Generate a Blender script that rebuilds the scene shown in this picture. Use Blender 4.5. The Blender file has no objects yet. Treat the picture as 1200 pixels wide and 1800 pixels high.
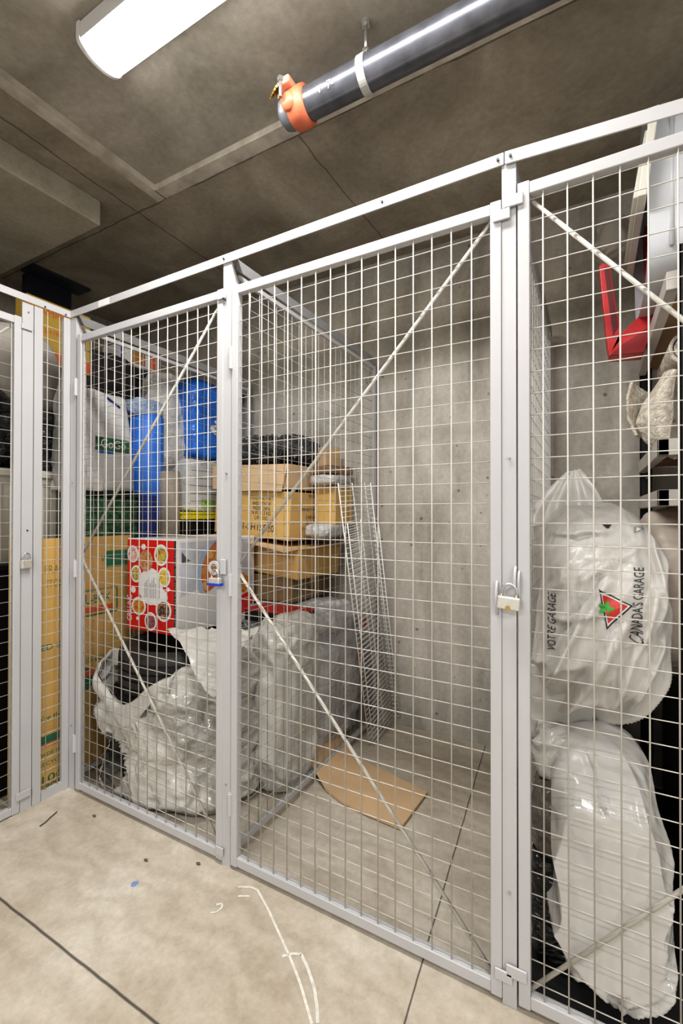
import bpy, bmesh, math, random
from mathutils import Vector, Matrix, noise, Euler
from mathutils.bvhtree import BVHTree
random.seed(7)
R = math.radians
S = bpy.context.scene
COL = S.collection

# ------------------------------------------------------------------ camera
F = 798.67; YAW = R(28.872); PIT = R(.35); ROL = R(.063)
CAM = Vector((0, -1.1373, 1.163))
fw = Vector((-math.sin(YAW)*math.cos(PIT), math.cos(YAW)*math.cos(PIT), math.sin(PIT)))
rt = Vector((math.cos(YAW), math.sin(YAW), 0)); up = rt.cross(fw)
rt, up = rt*math.cos(ROL)+up*math.sin(ROL), -rt*math.sin(ROL)+up*math.cos(ROL)
cd = bpy.data.cameras.new('camera'); cam = bpy.data.objects.new('camera', cd); COL.objects.link(cam)
cd.sensor_fit = 'HORIZONTAL'; cd.sensor_width = 36; cd.lens = 36*F/1200; cd.clip_start = .01
cam.matrix_world = Matrix(((rt.x, up.x, -fw.x, CAM.x), (rt.y, up.y, -fw.y, CAM.y), (rt.z, up.z, -fw.z, CAM.z), (0, 0, 0, 1)))
S.camera = cam
def at(px, py, x=None, y=None, z=None):
    """measured photo point -> world point on the real plane x=, y= or z="""
    d = fw + rt*((px-600)/F) + up*((900-py)/F)
    for i, v in enumerate((x, y, z)):
        if v is not None: t = (v-CAM[i])/d[i]
    return CAM + d*t

# ------------------------------------------------------------------ materials
def nn(nt, t, **k):
    n = nt.nodes.new(t)
    for a, v in k.items(): setattr(n, a, v)
    return n
def ramp(nt, pts):
    n = nt.nodes.new('ShaderNodeValToRGB'); cr = n.color_ramp
    while len(cr.elements) < len(pts): cr.elements.new(.5)
    for e, (p, c) in zip(cr.elements, pts):
        e.position = p; e.color = (*c, 1) if len(c) == 3 else c
    return n
def base(name):
    m = bpy.data.materials.new(name); m.use_nodes = True
    return m, m.node_tree, m.node_tree.nodes['Principled BSDF']
def simple(name, c, rough=.5, metal=0, var=.08, vs=12, bump=0, bs=60, spec=.5, sub=0, coat=0, bdist=.002):
    m, nt, b = base(name)
    tc = nn(nt, 'ShaderNodeTexCoord'); n = nn(nt, 'ShaderNodeTexNoise'); n.inputs['Scale'].default_value = vs; n.inputs['Detail'].default_value = 5
    nt.links.new(tc.outputs['Object'], n.inputs['Vector'])
    r = ramp(nt, [(.3, tuple(v*(1-var) for v in c)), (.7, tuple(min(1, v*(1+var)) for v in c))])
    nt.links.new(n.outputs['Fac'], r.inputs['Fac']); nt.links.new(r.outputs['Color'], b.inputs['Base Color'])
    b.inputs['Roughness'].default_value = rough; b.inputs['Metallic'].default_value = metal
    b.inputs['Specular IOR Level'].default_value = spec
    if sub:
        b.inputs['Subsurface Weight'].default_value = sub; b.inputs['Subsurface Radius'].default_value = (.02, .02, .02)
    if coat: b.inputs['Coat Weight'].default_value = coat
    if bump:
        n2 = nn(nt, 'ShaderNodeTexNoise'); n2.inputs['Scale'].default_value = bs; n2.inputs['Detail'].default_value = 6
        nt.links.new(tc.outputs['Object'], n2.inputs['Vector'])
        bp = nn(nt, 'ShaderNodeBump'); bp.inputs['Strength'].default_value = bump; bp.inputs['Distance'].default_value = bdist
        nt.links.new(n2.outputs['Fac'], bp.inputs['Height']); nt.links.new(bp.outputs['Normal'], b.inputs['Normal'])
    return m
def plastic(name, c, rough=.3, scale=9, strength=.8, dist=.012, trans=0, stretch=(1, 1, 1), var=.1, alpha=1):
    """crinkled film: ridged voronoi + warped noise creases"""
    m, nt, b = base(name)
    L = nt.links.new
    tc = nn(nt, 'ShaderNodeTexCoord'); mp = nn(nt, 'ShaderNodeMapping'); mp.inputs['Scale'].default_value = stretch
    L(tc.outputs['Object'], mp.inputs['Vector'])
    w = nn(nt, 'ShaderNodeTexNoise'); w.inputs['Scale'].default_value = scale*.45; w.inputs['Detail'].default_value = 3
    L(mp.outputs['Vector'], w.inputs['Vector'])
    mx = nn(nt, 'ShaderNodeVectorMath', operation='MULTIPLY_ADD'); mx.inputs[1].default_value = (.35,)*3
    L(w.outputs['Color'], mx.inputs[0]); L(mp.outputs['Vector'], mx.inputs[2])
    v = nn(nt, 'ShaderNodeTexVoronoi', feature='SMOOTH_F1'); v.inputs['Scale'].default_value = scale; v.inputs['Smoothness'].default_value = .25
    L(mx.outputs['Vector'], v.inputs['Vector'])
    v2 = nn(nt, 'ShaderNodeTexVoronoi', feature='F1'); v2.inputs['Scale'].default_value = scale*2.7
    L(mx.outputs['Vector'], v2.inputs['Vector'])
    ad = nn(nt, 'ShaderNodeMath', operation='MULTIPLY_ADD'); ad.inputs[1].default_value = .35
    L(v2.outputs['Distance'], ad.inputs[0]); L(v.outputs['Distance'], ad.inputs[2])
    bp = nn(nt, 'ShaderNodeBump'); bp.inputs['Strength'].default_value = strength; bp.inputs['Distance'].default_value = dist
    L(ad.outputs[0], bp.inputs['Height']); L(bp.outputs['Normal'], b.inputs['Normal'])
    r = ramp(nt, [(.25, tuple(x*(1-var*1.6) for x in c)), (.65, tuple(min(1, x*(1+var*.6)) for x in c))])
    L(w.outputs['Fac'], r.inputs['Fac']); L(r.outputs['Color'], b.inputs['Base Color'])
    b.inputs['Roughness'].default_value = rough; b.inputs['Alpha'].default_value = alpha
    if trans:
        b.inputs['Subsurface Weight'].default_value = trans; b.inputs['Subsurface Radius'].default_value = (.03, .03, .03); b.inputs['Subsurface Scale'].default_value = 1
    return m

def concrete(name, c1, c2, c3, scale=1.6, stretch=(1, 1, 1), pits=True, bump=.25, coord='Object'):
    m, nt, b = base(name); L = nt.links.new
    tc = nn(nt, 'ShaderNodeTexCoord'); mp = nn(nt, 'ShaderNodeMapping'); mp.inputs['Scale'].default_value = stretch
    L(tc.outputs[coord], mp.inputs['Vector'])
    a = nn(nt, 'ShaderNodeTexNoise'); a.inputs['Scale'].default_value = scale; a.inputs['Detail'].default_value = 9; a.inputs['Roughness'].default_value = .62; a.inputs['Distortion'].default_value = .5
    L(mp.outputs['Vector'], a.inputs['Vector'])
    r = ramp(nt, [(.3, c1), (.52, c2), (.72, c3)]); L(a.outputs['Fac'], r.inputs['Fac'])
    f = nn(nt, 'ShaderNodeTexNoise'); f.inputs['Scale'].default_value = 45; f.inputs['Detail'].default_value = 8; f.inputs['Roughness'].default_value = .75
    L(tc.outputs[coord], f.inputs['Vector'])
    rf = ramp(nt, [(.35, (.87, .87, .87)), (.65, (1.07, 1.07, 1.07))]); L(f.outputs['Fac'], rf.inputs['Fac'])
    mu = nn(nt, 'ShaderNodeMix', data_type='RGBA', blend_type='MULTIPLY'); mu.inputs['Factor'].default_value = 1
    L(r.outputs['Color'], mu.inputs['A']); L(rf.outputs['Color'], mu.inputs['B'])
    out = mu.outputs['Result']; h = f.outputs['Fac']
    if pits:
        v = nn(nt, 'ShaderNodeTexVoronoi', feature='F1'); v.inputs['Scale'].default_value = 11; L(tc.outputs[coord], v.inputs['Vector'])
        n3 = nn(nt, 'ShaderNodeTexNoise'); n3.inputs['Scale'].default_value = 30; L(tc.outputs[coord], n3.inputs['Vector'])
        ad = nn(nt, 'ShaderNodeMath', operation='MULTIPLY_ADD'); ad.inputs[1].default_value = .22; L(n3.outputs['Fac'], ad.inputs[0]); L(v.outputs['Distance'], ad.inputs[2])
        rp = ramp(nt, [(.15, (.35, .33, .31)), (.21, (1, 1, 1))]); L(ad.outputs[0], rp.inputs['Fac'])
        m2 = nn(nt, 'ShaderNodeMix', data_type='RGBA', blend_type='MULTIPLY'); m2.inputs['Factor'].default_value = .85
        L(out, m2.inputs['A']); L(rp.outputs['Color'], m2.inputs['B']); out = m2.outputs['Result']
    bp = nn(nt, 'ShaderNodeBump'); bp.inputs['Strength'].default_value = bump; bp.inputs['Distance'].default_value = .004
    L(h, bp.inputs['Height']); L(bp.outputs['Normal'], b.inputs['Normal'])
    b.inputs['Roughness'].default_value = .85; b.inputs['Specular IOR Level'].default_value = .25
    L(out, b.inputs['Base Color'])
    m['out'] = out.node.name
    return m, nt, b, tc, out
def darken_lines(nt, b, tc, out, lines, width=.003, dark=.25, wob=.004):
    """lines: (a,b,c) with |a*X+b*Y+c| < width drawn dark (joints in the slab)"""
    L = nt.links.new
    sp = nn(nt, 'ShaderNodeSeparateXYZ'); L(tc.outputs['Object'], sp.inputs[0])
    nz = nn(nt, 'ShaderNodeTexNoise'); nz.inputs['Scale'].default_value = 9; L(tc.outputs['Object'], nz.inputs['Vector'])
    cur = None
    for ln in lines:
        (A, B, C) = ln[:3]
        w = ln[3] if len(ln) > 3 else width
        m1 = nn(nt, 'ShaderNodeMath', operation='MULTIPLY_ADD'); m1.inputs[1].default_value = A; m1.inputs[2].default_value = C - wob*.5; L(sp.outputs['X'], m1.inputs[0])
        m2 = nn(nt, 'ShaderNodeMath', operation='MULTIPLY_ADD'); m2.inputs[1].default_value = B; L(sp.outputs['Y'], m2.inputs[0]); L(m1.outputs[0], m2.inputs[2])
        m3 = nn(nt, 'ShaderNodeMath', operation='MULTIPLY_ADD'); m3.inputs[1].default_value = wob; L(nz.outputs['Fac'], m3.inputs[0]); L(m2.outputs[0], m3.inputs[2])
        ab = nn(nt, 'ShaderNodeMath', operation='ABSOLUTE'); L(m3.outputs[0], ab.inputs[0])
        mr = nn(nt, 'ShaderNodeMapRange'); mr.inputs['From Min'].default_value = w*.5; mr.inputs['From Max'].default_value = w*1.4
        mr.inputs['To Min'].default_value = dark; mr.inputs['To Max'].default_value = 1; L(ab.outputs[0], mr.inputs['Value'])
        if cur is None: cur = mr.outputs[0]
        else:
            mm = nn(nt, 'ShaderNodeMath', operation='MINIMUM'); L(cur, mm.inputs[0]); L(mr.outputs[0], mm.inputs[1]); cur = mm.outputs[0]
    mu = nn(nt, 'ShaderNodeMix', data_type='RGBA', blend_type='MULTIPLY'); mu.inputs['Factor'].default_value = 1
    L(out, mu.inputs['A']); L(cur, mu.inputs['B']); L(mu.outputs['Result'], b.inputs['Base Color'])
    return mu.outputs['Result']

MF, nt, b, tc, out = concrete('floor_concrete', (.41, .355, .285), (.50, .45, .38), (.60, .565, .50), scale=1.9, pits=False, bump=.15)
# trowel swirls
wv = nn(nt, 'ShaderNodeTexWave', wave_type='RINGS'); wv.inputs['Scale'].default_value = 3.2; wv.inputs['Distortion'].default_value = 14; wv.inputs['Detail'].default_value = 4; wv.inputs['Detail Scale'].default_value = 1.2
nt.links.new(tc.outputs['Object'], wv.inputs['Vector'])
rw = ramp(nt, [(.0, (.93, .92, .90)), (1, (1.05, 1.05, 1.05))]); nt.links.new(wv.outputs['Fac'], rw.inputs['Fac'])
mu = nn(nt, 'ShaderNodeMix', data_type='RGBA', blend_type='MULTIPLY'); mu.inputs['Factor'].default_value = 1
nt.links.new(out, mu.inputs['A']); nt.links.new(rw.outputs['Color'], mu.inputs['B'])
darken_lines(nt, b, tc, mu.outputs['Result'], [(0, 1, .425, .0035), (1, .07, .3885, .0022)], dark=.22, wob=.006)

MW, nt, b, tc, out = concrete('wall_concrete', (.30, .275, .24), (.49, .46, .415), (.63, .595, .54), scale=2.6, stretch=(1.6, 1.6, .45))
# rough darker pour band near the top of the wall
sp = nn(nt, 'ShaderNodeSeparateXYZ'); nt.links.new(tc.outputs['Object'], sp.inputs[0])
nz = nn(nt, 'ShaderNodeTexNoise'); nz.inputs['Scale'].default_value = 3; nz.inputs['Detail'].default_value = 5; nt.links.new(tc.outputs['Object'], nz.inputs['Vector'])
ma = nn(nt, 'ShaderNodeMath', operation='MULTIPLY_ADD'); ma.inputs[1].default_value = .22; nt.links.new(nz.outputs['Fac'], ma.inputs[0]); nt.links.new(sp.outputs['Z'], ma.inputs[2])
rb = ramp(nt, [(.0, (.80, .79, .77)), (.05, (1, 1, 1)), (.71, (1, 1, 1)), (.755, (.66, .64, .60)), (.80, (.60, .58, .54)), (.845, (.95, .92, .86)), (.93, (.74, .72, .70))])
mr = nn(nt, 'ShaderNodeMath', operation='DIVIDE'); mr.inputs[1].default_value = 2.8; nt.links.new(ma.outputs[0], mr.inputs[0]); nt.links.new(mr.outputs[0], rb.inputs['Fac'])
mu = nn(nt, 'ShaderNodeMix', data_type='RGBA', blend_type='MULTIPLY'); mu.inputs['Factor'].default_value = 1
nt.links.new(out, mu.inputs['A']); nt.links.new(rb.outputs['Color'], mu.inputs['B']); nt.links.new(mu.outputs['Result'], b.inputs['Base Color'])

MCR = concrete('recess_concrete', (.24, .215, .175), (.37, .34, .29), (.50, .465, .41), scale=2.2, pits=False, bump=.12)[0]
MC, nt, b, tc, out = concrete('ceiling_concrete', (.21, .182, .142), (.34, .302, .24), (.47, .43, .35), scale=2.0, pits=False, bump=.15)
darken_lines(nt, b, tc, out, [(0, 1, -.285, .004), (1, -.03, .985, .003), (1, .03, 1.885, .004)], dark=.45, wob=.02)
MC2 = simple('ceiling_grout', (.46, .42, .36), .9, var=.25, vs=14, bump=.6, bs=50, spec=.2)

STEEL = simple('painted_steel', (.50, .50, .51), .38, var=.03, vs=5, bump=.04, bs=300)
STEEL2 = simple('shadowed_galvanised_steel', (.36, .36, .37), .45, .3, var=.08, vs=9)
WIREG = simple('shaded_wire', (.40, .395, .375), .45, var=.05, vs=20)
WIRE = simple('cream_wire', (.52, .50, .455), .4, var=.03, vs=20)
ZINC = simple('zinc', (.55, .55, .54), .3, .85, var=.12, vs=40)
DARKM = simple('dark_screw', (.09, .09, .09), .4, .7)
BRASS = simple('brass', (.55, .36, .12), .35, .9, var=.2)
LOCK = simple('lock_steel', (.68, .66, .60), .33, .55, var=.1, vs=60)
PIPE = simple('pipe_steel', (.12, .125, .145), .28, .55, var=.25, vs=20)
ORANGE = simple('orange_clamp', (.56, .15, .075), .42, var=.12, vs=30)
CARD = simple('cardboard', (.52, .33, .155), .8, var=.12, vs=5, bump=.1, bs=200, spec=.2)
CARD2 = simple('cardboard_yellow', (.62, .40, .14), .75, var=.12, vs=5, bump=.1, bs=200, spec=.2)
CARD3 = simple('cardboard_pale', (.58, .41, .25), .8, var=.10, vs=5, spec=.2)
CARDD = simple('cardboard_shadow', (.10, .065, .04), .85, var=.2)
INKG = simple('green_ink', (.035, .16, .085), .7, var=.15)
INKR = simple('red_ink', (.62, .12, .04), .6)
INKK = simple('black_ink', (.035, .03, .028), .7)
RUB = simple('tire_rubber', (.022, .021, .020), .62, var=.3, vs=30, bump=.2, bs=80)
RED = simple('red_print', (.62, .015, .012), .3, var=.05, coat=.2)
WHITEP = simple('white_print', (.76, .76, .77), .4, var=.03)
BLACKP = simple('black_print', (.02, .022, .02), .45)
FILM = plastic('white_film', (.60, .585, .555), .30, 7, .55, .012, .12)
FILM2 = plastic('clear_grey_film', (.52, .505, .475), .13, 9, 1, .02, .0, var=.3)
FILM3 = plastic('silver_film', (.52, .52, .53), .30, 13, .9, .012, 0, var=.2)
FILMW = plastic('printed_white_film', (.60, .58, .55), .30, 7, .8, .018, .15, stretch=(1.4, 1, .5), var=.06)
BLKBAG = plastic('black_bag', (.05, .05, .053), .26, 12, 1, .03, 0, stretch=(1, 1, 2.2), var=.3)
GREYBAG = plastic('grey_bag', (.50, .49, .48), .35, 12, .9, .012, 0, var=.3)
BLUEBAG = plastic('blue_bag', (.02, .17, .68), .28, 12, .9, .012, 0, var=.35)
BLUE = simple('blue_foam', (.03, .19, .72), .5, var=.15)
NAVY = simple('navy_foam', (.015, .035, .22), .6, var=.2)
BEIGE = simple('beige_foam', (.36, .31, .26), .8, var=.15, bump=.3, bs=60)
CREAM = simple('cream_plastic', (.62, .60, .53), .35, var=.03, coat=.1)
TUBW = simple('milky_plastic', (.60, .62, .65), .25, var=.04, sub=.15)
GREENB = simple('leafy_green', (.03, .10, .05), .5, var=.9, vs=40)
YEL = simple('yellow_plastic', (.80, .70, .02), .35, var=.05)
SACK = plastic('woven_white_sack', (.62, .62, .635), .55, 7, .5, .012, 0, var=.1)
SACK2 = plastic('grey_fabric', (.46, .43, .39), .8, 6, .6, .02, 0, var=.15)
DARKS = simple('dark_fabric', (.03, .025, .03), .8, var=.5, vs=15, bump=.5, bs=20)
REDM = simple('red_metal', (.55, .03, .035), .35, var=.12)
BLKM = simple('black_metal', (.012, .012, .014), .4, .2)
WOOD = simple('wood_board', (.27, .17, .09), .7, var=.3, vs=6)
LAMW = simple('pale_board_edge', (.50, .47, .44), .6, var=.08)
RUG = simple('cream_shag', (.62, .57, .49), .95, var=.35, vs=60, bump=1, bs=120, bdist=.006)
CHALK = simple('chalk', (.66, .64, .58), .95, var=.15, vs=80)
LIME = simple('lime_print', (.38, .62, .10), .5)
GREYINK = simple('grey_ink', (.30, .30, .29), .6)
def food(name, a, b_, c, sc=90):
    m, nt, bs = base(name)
    tc = nn(nt, 'ShaderNodeTexCoord'); v = nn(nt, 'ShaderNodeTexVoronoi'); v.inputs['Scale'].default_value = sc
    nt.links.new(tc.outputs['Object'], v.inputs['Vector'])
    sx = nn(nt, 'ShaderNodeSeparateColor'); nt.links.new(v.outputs['Color'], sx.inputs[0])
    r = ramp(nt, [(0, a), (.5, b_), (1, c)]); nt.links.new(sx.outputs[0], r.inputs['Fac']); nt.links.new(r.outputs['Color'], bs.inputs['Base Color'])
    bs.inputs['Roughness'].default_value = .4
    return m
FOODS = [food('food_pink', (.55, .12, .10), (.70, .45, .40), (.72, .66, .62)), food('food_brown', (.36, .13, .05), (.50, .25, .12), (.58, .33, .2)),
         food('food_green', (.10, .22, .03), (.62, .50, .10), (.66, .22, .08)), food('food_mixed', (.30, .22, .05), (.62, .50, .15), (.12, .09, .03)),
         food('food_yellow', (.70, .50, .05), (.72, .58, .16), (.55, .33, .04)), food('food_orange', (.55, .16, .02), (.65, .30, .04), (.30, .08, .02)),
         food('food_dark', (.03, .025, .025), (.09, .06, .06), (.45, .2, .08)), food('food_plum', (.16, .04, .05), (.30, .10, .10), (.4, .2, .2)),
         food('pizza_photo', (.65, .30, .08), (.62, .10, .03), (.75, .50, .18), 34)]
em, ent, eb = base('led_diffuser'); eb.inputs['Base Color'].default_value = (1, 1, 1, 1)
eb.inputs['Emission Color'].default_value = (1, .985, .955, 1); eb.inputs['Emission Strength'].default_value = 22
LED = em
HOUS = simple('lamp_housing', (.66, .65, .64), .45, var=.02)

# ------------------------------------------------------------------ mesh helpers
class MB:
    def __init__(s): s.v = []; s.f = []
    def box(s, a, b, M=None):
        x0, y0, z0 = a; x1, y1, z1 = b; o = len(s.v)
        P = [Vector(p) for p in ((x0, y0, z0), (x1, y0, z0), (x1, y1, z0), (x0, y1, z0), (x0, y0, z1), (x1, y0, z1), (x1, y1, z1), (x0, y1, z1))]
        if M: P = [M @ p for p in P]
        s.v += P; s.f += [tuple(o+i for i in q) for q in ((0, 3, 2, 1), (4, 5, 6, 7), (0, 1, 5, 4), (1, 2, 6, 5), (2, 3, 7, 6), (3, 0, 4, 7))]
        return s
    def tube(s, a, b, r, n=6, r2=None):
        a = Vector(a); b = Vector(b); d = (b-a).normalized(); r2 = r if r2 is None else r2
        u = d.orthogonal().normalized(); w = d.cross(u); o = len(s.v)
        for c, rr in ((a, r), (b, r2)):
            for i in range(n):
                t = 2*math.pi*i/n; s.v.append(c+u*(rr*math.cos(t))+w*(rr*math.sin(t)))
        for i in range(n): j = (i+1) % n; s.f.append((o+i, o+j, o+n+j, o+n+i))
        s.f.append(tuple(o+i for i in reversed(range(n)))); s.f.append(tuple(o+n+i for i in range(n)))
        return s
    def path(s, pts, r, n=8):
        pts = [Vector(p) for p in pts]; o = len(s.v); u = None
        for k, p in enumerate(pts):
            d = (pts[min(k+1, len(pts)-1)]-pts[max(k-1, 0)]).normalized()
            u = d.orthogonal().normalized() if u is None else (u-d*u.dot(d)).normalized()
            w = d.cross(u)
            for i in range(n):
                t = 2*math.pi*i/n; s.v.append(p+u*(r*math.cos(t))+w*(r*math.sin(t)))
        for k in range(len(pts)-1):
            for i in range(n):
                j = (i+1) % n; s.f.append((o+k*n+i, o+k*n+j, o+(k+1)*n+j, o+(k+1)*n+i))
        s.f.append(tuple(o+i for i in reversed(range(n)))); s.f.append(tuple(o+(len(pts)-1)*n+i for i in range(n)))
        return s
    def lathe(s, prof, n=48, M=None, cap=True):
        o = len(s.v); k = len(prof)
        for i in range(n):
            t = 2*math.pi*i/n
            for r, z in prof:
                p = Vector((r*math.cos(t), r*math.sin(t), z)); s.v.append(M @ p if M else p)
        for i in range(n):
            j = (i+1) % n
            for q in range(k-1): s.f.append((o+i*k+q, o+j*k+q, o+j*k+q+1, o+i*k+q+1))
        if cap:
            s.f.append(tuple(o+i*k for i in reversed(range(n)))); s.f.append(tuple(o+i*k+k-1 for i in range(n)))
        return s
    def prism(s, poly, h, M=None):
        """poly: list of 3D points (planar), extruded by vector h"""
        o = len(s.v); n = len(poly); h = Vector(h)
        P = [Vector(p) for p in poly]; P += [p+h for p in P]
        if M: P = [M @ p for p in P]
        s.v += P; s.f.append(tuple(o+i for i in reversed(range(n)))); s.f.append(tuple(o+n+i for i in range(n)))
        for i in range(n): j = (i+1) % n; s.f.append((o+i, o+j, o+n+j, o+n+i))
        return s
    def build(s, name, mat, parent=None, smooth=False, bevel=0, seg=2, origin=None):
        me = bpy.data.meshes.new(name)
        pts = s.v
        o = bpy.data.objects.new(name, me); COL.objects.link(o)
        org = Vector((0, 0, 0))
        if parent is not None:
            o.parent = parent; org = parent.get('_o') and Vector(parent['_o']) or Vector((0, 0, 0)); o['_o'] = tuple(org)
        elif origin is not None: org = Vector(origin); o.location = org
        me.from_pydata([tuple(p-org) for p in pts], [], s.f); me.update()
        bm = bmesh.new(); bm.from_mesh(me); bmesh.ops.recalc_face_normals(bm, faces=bm.faces)
        if bevel: bmesh.ops.bevel(bm, geom=list(bm.edges), offset=bevel, segments=seg, profile=.5, affect='EDGES', clamp_overlap=True)
        bm.to_mesh(me); bm.free()
        if smooth:
            for p in me.polygons: p.use_smooth = True
        for m in (mat if isinstance(mat, (list, tuple)) else [mat]): me.materials.append(m)
        return o
def tag(o, label=None, cat=None, group=None, kind=None):
    if label: o['label'] = label
    if cat: o['category'] = cat
    if group: o['group'] = group
    if kind: o['kind'] = kind
    return o
def thing(name, label, cat, loc=(0, 0, 0), group=None, kind=None):
    o = bpy.data.objects.new(name, None); COL.objects.link(o); o.location = loc; o['_o'] = tuple(loc)
    o.empty_display_size = .05
    return tag(o, label, cat, group, kind)
def autosmooth(o, ang=35):
    me = o.data
    for p in me.polygons: p.use_smooth = True
    bm = bmesh.new(); bm.from_mesh(me)
    for e in bm.edges:
        if len(e.link_faces) == 2 and e.calc_face_angle(0) > R(ang): e.smooth = False
    bm.to_mesh(me); bm.free(); return o
def text(body, size, mat, parent, M, name='printed_text', depth=.0004, width=None, sx=1):
    cu = bpy.data.curves.new('t', 'FONT'); cu.body = body; cu.size = size; cu.extrude = depth; cu.align_x = 'CENTER'; cu.align_y = 'CENTER'; cu.resolution_u = 3
    to = bpy.data.objects.new('t', cu); COL.objects.link(to)
    bpy.context.view_layer.update()
    me = bpy.data.meshes.new_from_object(to.evaluated_get(bpy.context.evaluated_depsgraph_get()))
    bpy.data.objects.remove(to)
    w = max((v.co.x for v in me.vertices), default=1)-min((v.co.x for v in me.vertices), default=0)
    k = (width/w) if width else 1
    org = Vector(parent['_o']) if parent is not None and parent.get('_o') else Vector((0, 0, 0))
    for v in me.vertices: v.co = M @ Vector((v.co.x*k*sx, v.co.y, v.co.z)) - org
    me.materials.clear(); me.materials.append(mat)
    o = bpy.data.objects.new(name, me); COL.objects.link(o); o.parent = parent; o['_o'] = tuple(org)
    return o
def frame(org, xd, yd):
    x = Vector(xd).normalized(); y = Vector(yd).normalized(); z = x.cross(y); o = Vector(org)
    return Matrix(((x.x, y.x, z.x, o.x), (x.y, y.y, z.y, o.y), (x.z, y.z, z.z, o.z), (0, 0, 0, 1)))
FY = lambda o: frame(o, (1, 0, 0), (0, 0, 1))      # lettering on a face that looks to -y
FX = lambda o: frame(o, (0, 1, 0), (0, 0, 1))      # lettering on a face that looks to +x
def fbm(p, f): return noise.noise(Vector(p)*f)
def ridge(p, f): return 1-abs(noise.noise(Vector(p)*f))*2
def spow(v, e): return math.copysign(abs(v)**e, v)
def blob(name, mat, parent, c, half, M=None, e1=.5, e2=.5, amp=.012, freq=6, nu=72, nv=44, seed=0, fn=None, zmin=None, box=None, sharp=False, keep=None):
    """a stuffed bag: superellipsoid pushed by ridged noise; fn(point,dir)->point for its own shape"""
    c = Vector(c); M = (M or Matrix.Identity(3)).to_3x3(); mb = MB(); off = Vector((seed*7.13, seed*3.7, seed*1.9))
    for j in range(nv+1):
        ph = -math.pi/2+math.pi*j/nv
        for i in range(nu):
            th = 2*math.pi*i/nu
            d = Vector((spow(math.cos(ph), e1)*spow(math.cos(th), e2), spow(math.cos(ph), e1)*spow(math.sin(th), e2), spow(math.sin(ph), e1)))
            p = Vector((d.x*half[0], d.y*half[1], d.z*half[2]))
            n = Vector((math.cos(ph)*math.cos(th), math.cos(ph)*math.sin(th), math.sin(ph)))
            q = p+off
            a = amp*(ridge(q, freq)*.9 + .5*ridge(q+Vector((3, 1, 2)), freq*2.3) + .25*fbm(q, freq*5) - .6)
            p = p+n*a
            if fn: p = fn(p, d)
            w = c+M @ p
            if zmin is not None and w.z < zmin: w.z = zmin + (w.z-zmin)*.02
            if box:
                for k in range(3):
                    lo, hi = box[k]
                    if lo is not None and w[k] < lo: w[k] = lo+random.random()*.001
                    if hi is not None and w[k] > hi: w[k] = hi-random.random()*.001
            mb.v.append(w)
    for j in range(nv):
        for i in range(nu):
            i2 = (i+1) % nu
            if keep and not keep(i/nu, j/nv): continue
            mb.f.append((j*nu+i, j*nu+i2, (j+1)*nu+i2, (j+1)*nu+i))
    o = mb.build(name, mat, parent, smooth=True, origin=None if parent else c)
    return o
def sheet(name, mat, parent, fn, nu, nv, thick=0, smooth=True):
    mb = MB()
    for j in range(nv+1):
        for i in range(nu+1): mb.v.append(Vector(fn(i/nu, j/nv)))
    for j in range(nv):
        for i in range(nu):
            a = j*(nu+1)+i; mb.f.append((a, a+1, a+nu+2, a+nu+1))
    o = mb.build(name, mat, parent, smooth=smooth)
    if thick:
        m = o.modifiers.new('t', 'SOLIDIFY'); m.thickness = thick; m.offset = 0
    return o
def project(o, target, d, off=.0015):
    """lay a printed mark onto the surface it is printed on (both under the same parent)"""
    me = target.data; bvh = BVHTree.FromPolygons([v.co for v in me.vertices], [p.vertices for p in me.polygons])
    d = Vector(d).normalized()
    for v in o.data.vertices:
        h = bvh.ray_cast(v.co-d*1.0, d)
        if h[0] is not None: v.co = h[0]-d*off
    return o

# ------------------------------------------------------------------ room
mb = MB(); mb.v = [Vector(p) for p in ((-3.15, -3.6, 0), (2.6, -3.6, 0), (2.6, 1.228, 0), (-3.15, 1.228, 0))]; mb.f = [(0, 1, 2, 3)]
floor = tag(mb.build('floor', MF), kind='structure')
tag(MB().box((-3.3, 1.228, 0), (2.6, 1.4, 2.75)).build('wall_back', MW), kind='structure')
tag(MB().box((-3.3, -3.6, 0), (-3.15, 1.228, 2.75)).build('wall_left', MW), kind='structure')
# ceiling: lower slab (z 2.605) round a shallow recess (z 2.63) over the aisle
X0, X1, Y0, Y1, ZL, ZR = -1.70, 2.6, -3.6, .225, 2.605, 2.628
mb = MB(); mb.box((-3.3, Y1, ZL), (2.6, 1.4, ZL+.14)); mb.box((-3.3, -3.6, ZL), (X0, Y1, ZL+.14)); ceil = tag(mb.build('ceiling', MC), kind='structure')
tag(MB().box((X0, -3.6, ZR), (2.6, Y1, ZR+.12)).build('ceiling_recess', MCR), kind='structure')
mb = MB(); mb.box((X0, Y1-.004, ZL-.003), (2.6, Y1+.055, ZL+.03)); mb.box((X0-.045, -3.6, ZL-.003), (X0+.004, Y1+.055, ZL+.03))
tag(mb.build('trim_1', MC2), kind='structure')
tag(MB().box((-3.3, -3.6, 2.492), (-1.977, .152, 2.606)).build('beam_dropped', concrete('beam_concrete', (.27, .245, .19), (.37, .34, .275), (.45, .42, .35), scale=2, pits=False)[0], bevel=.006), kind='structure')

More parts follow.
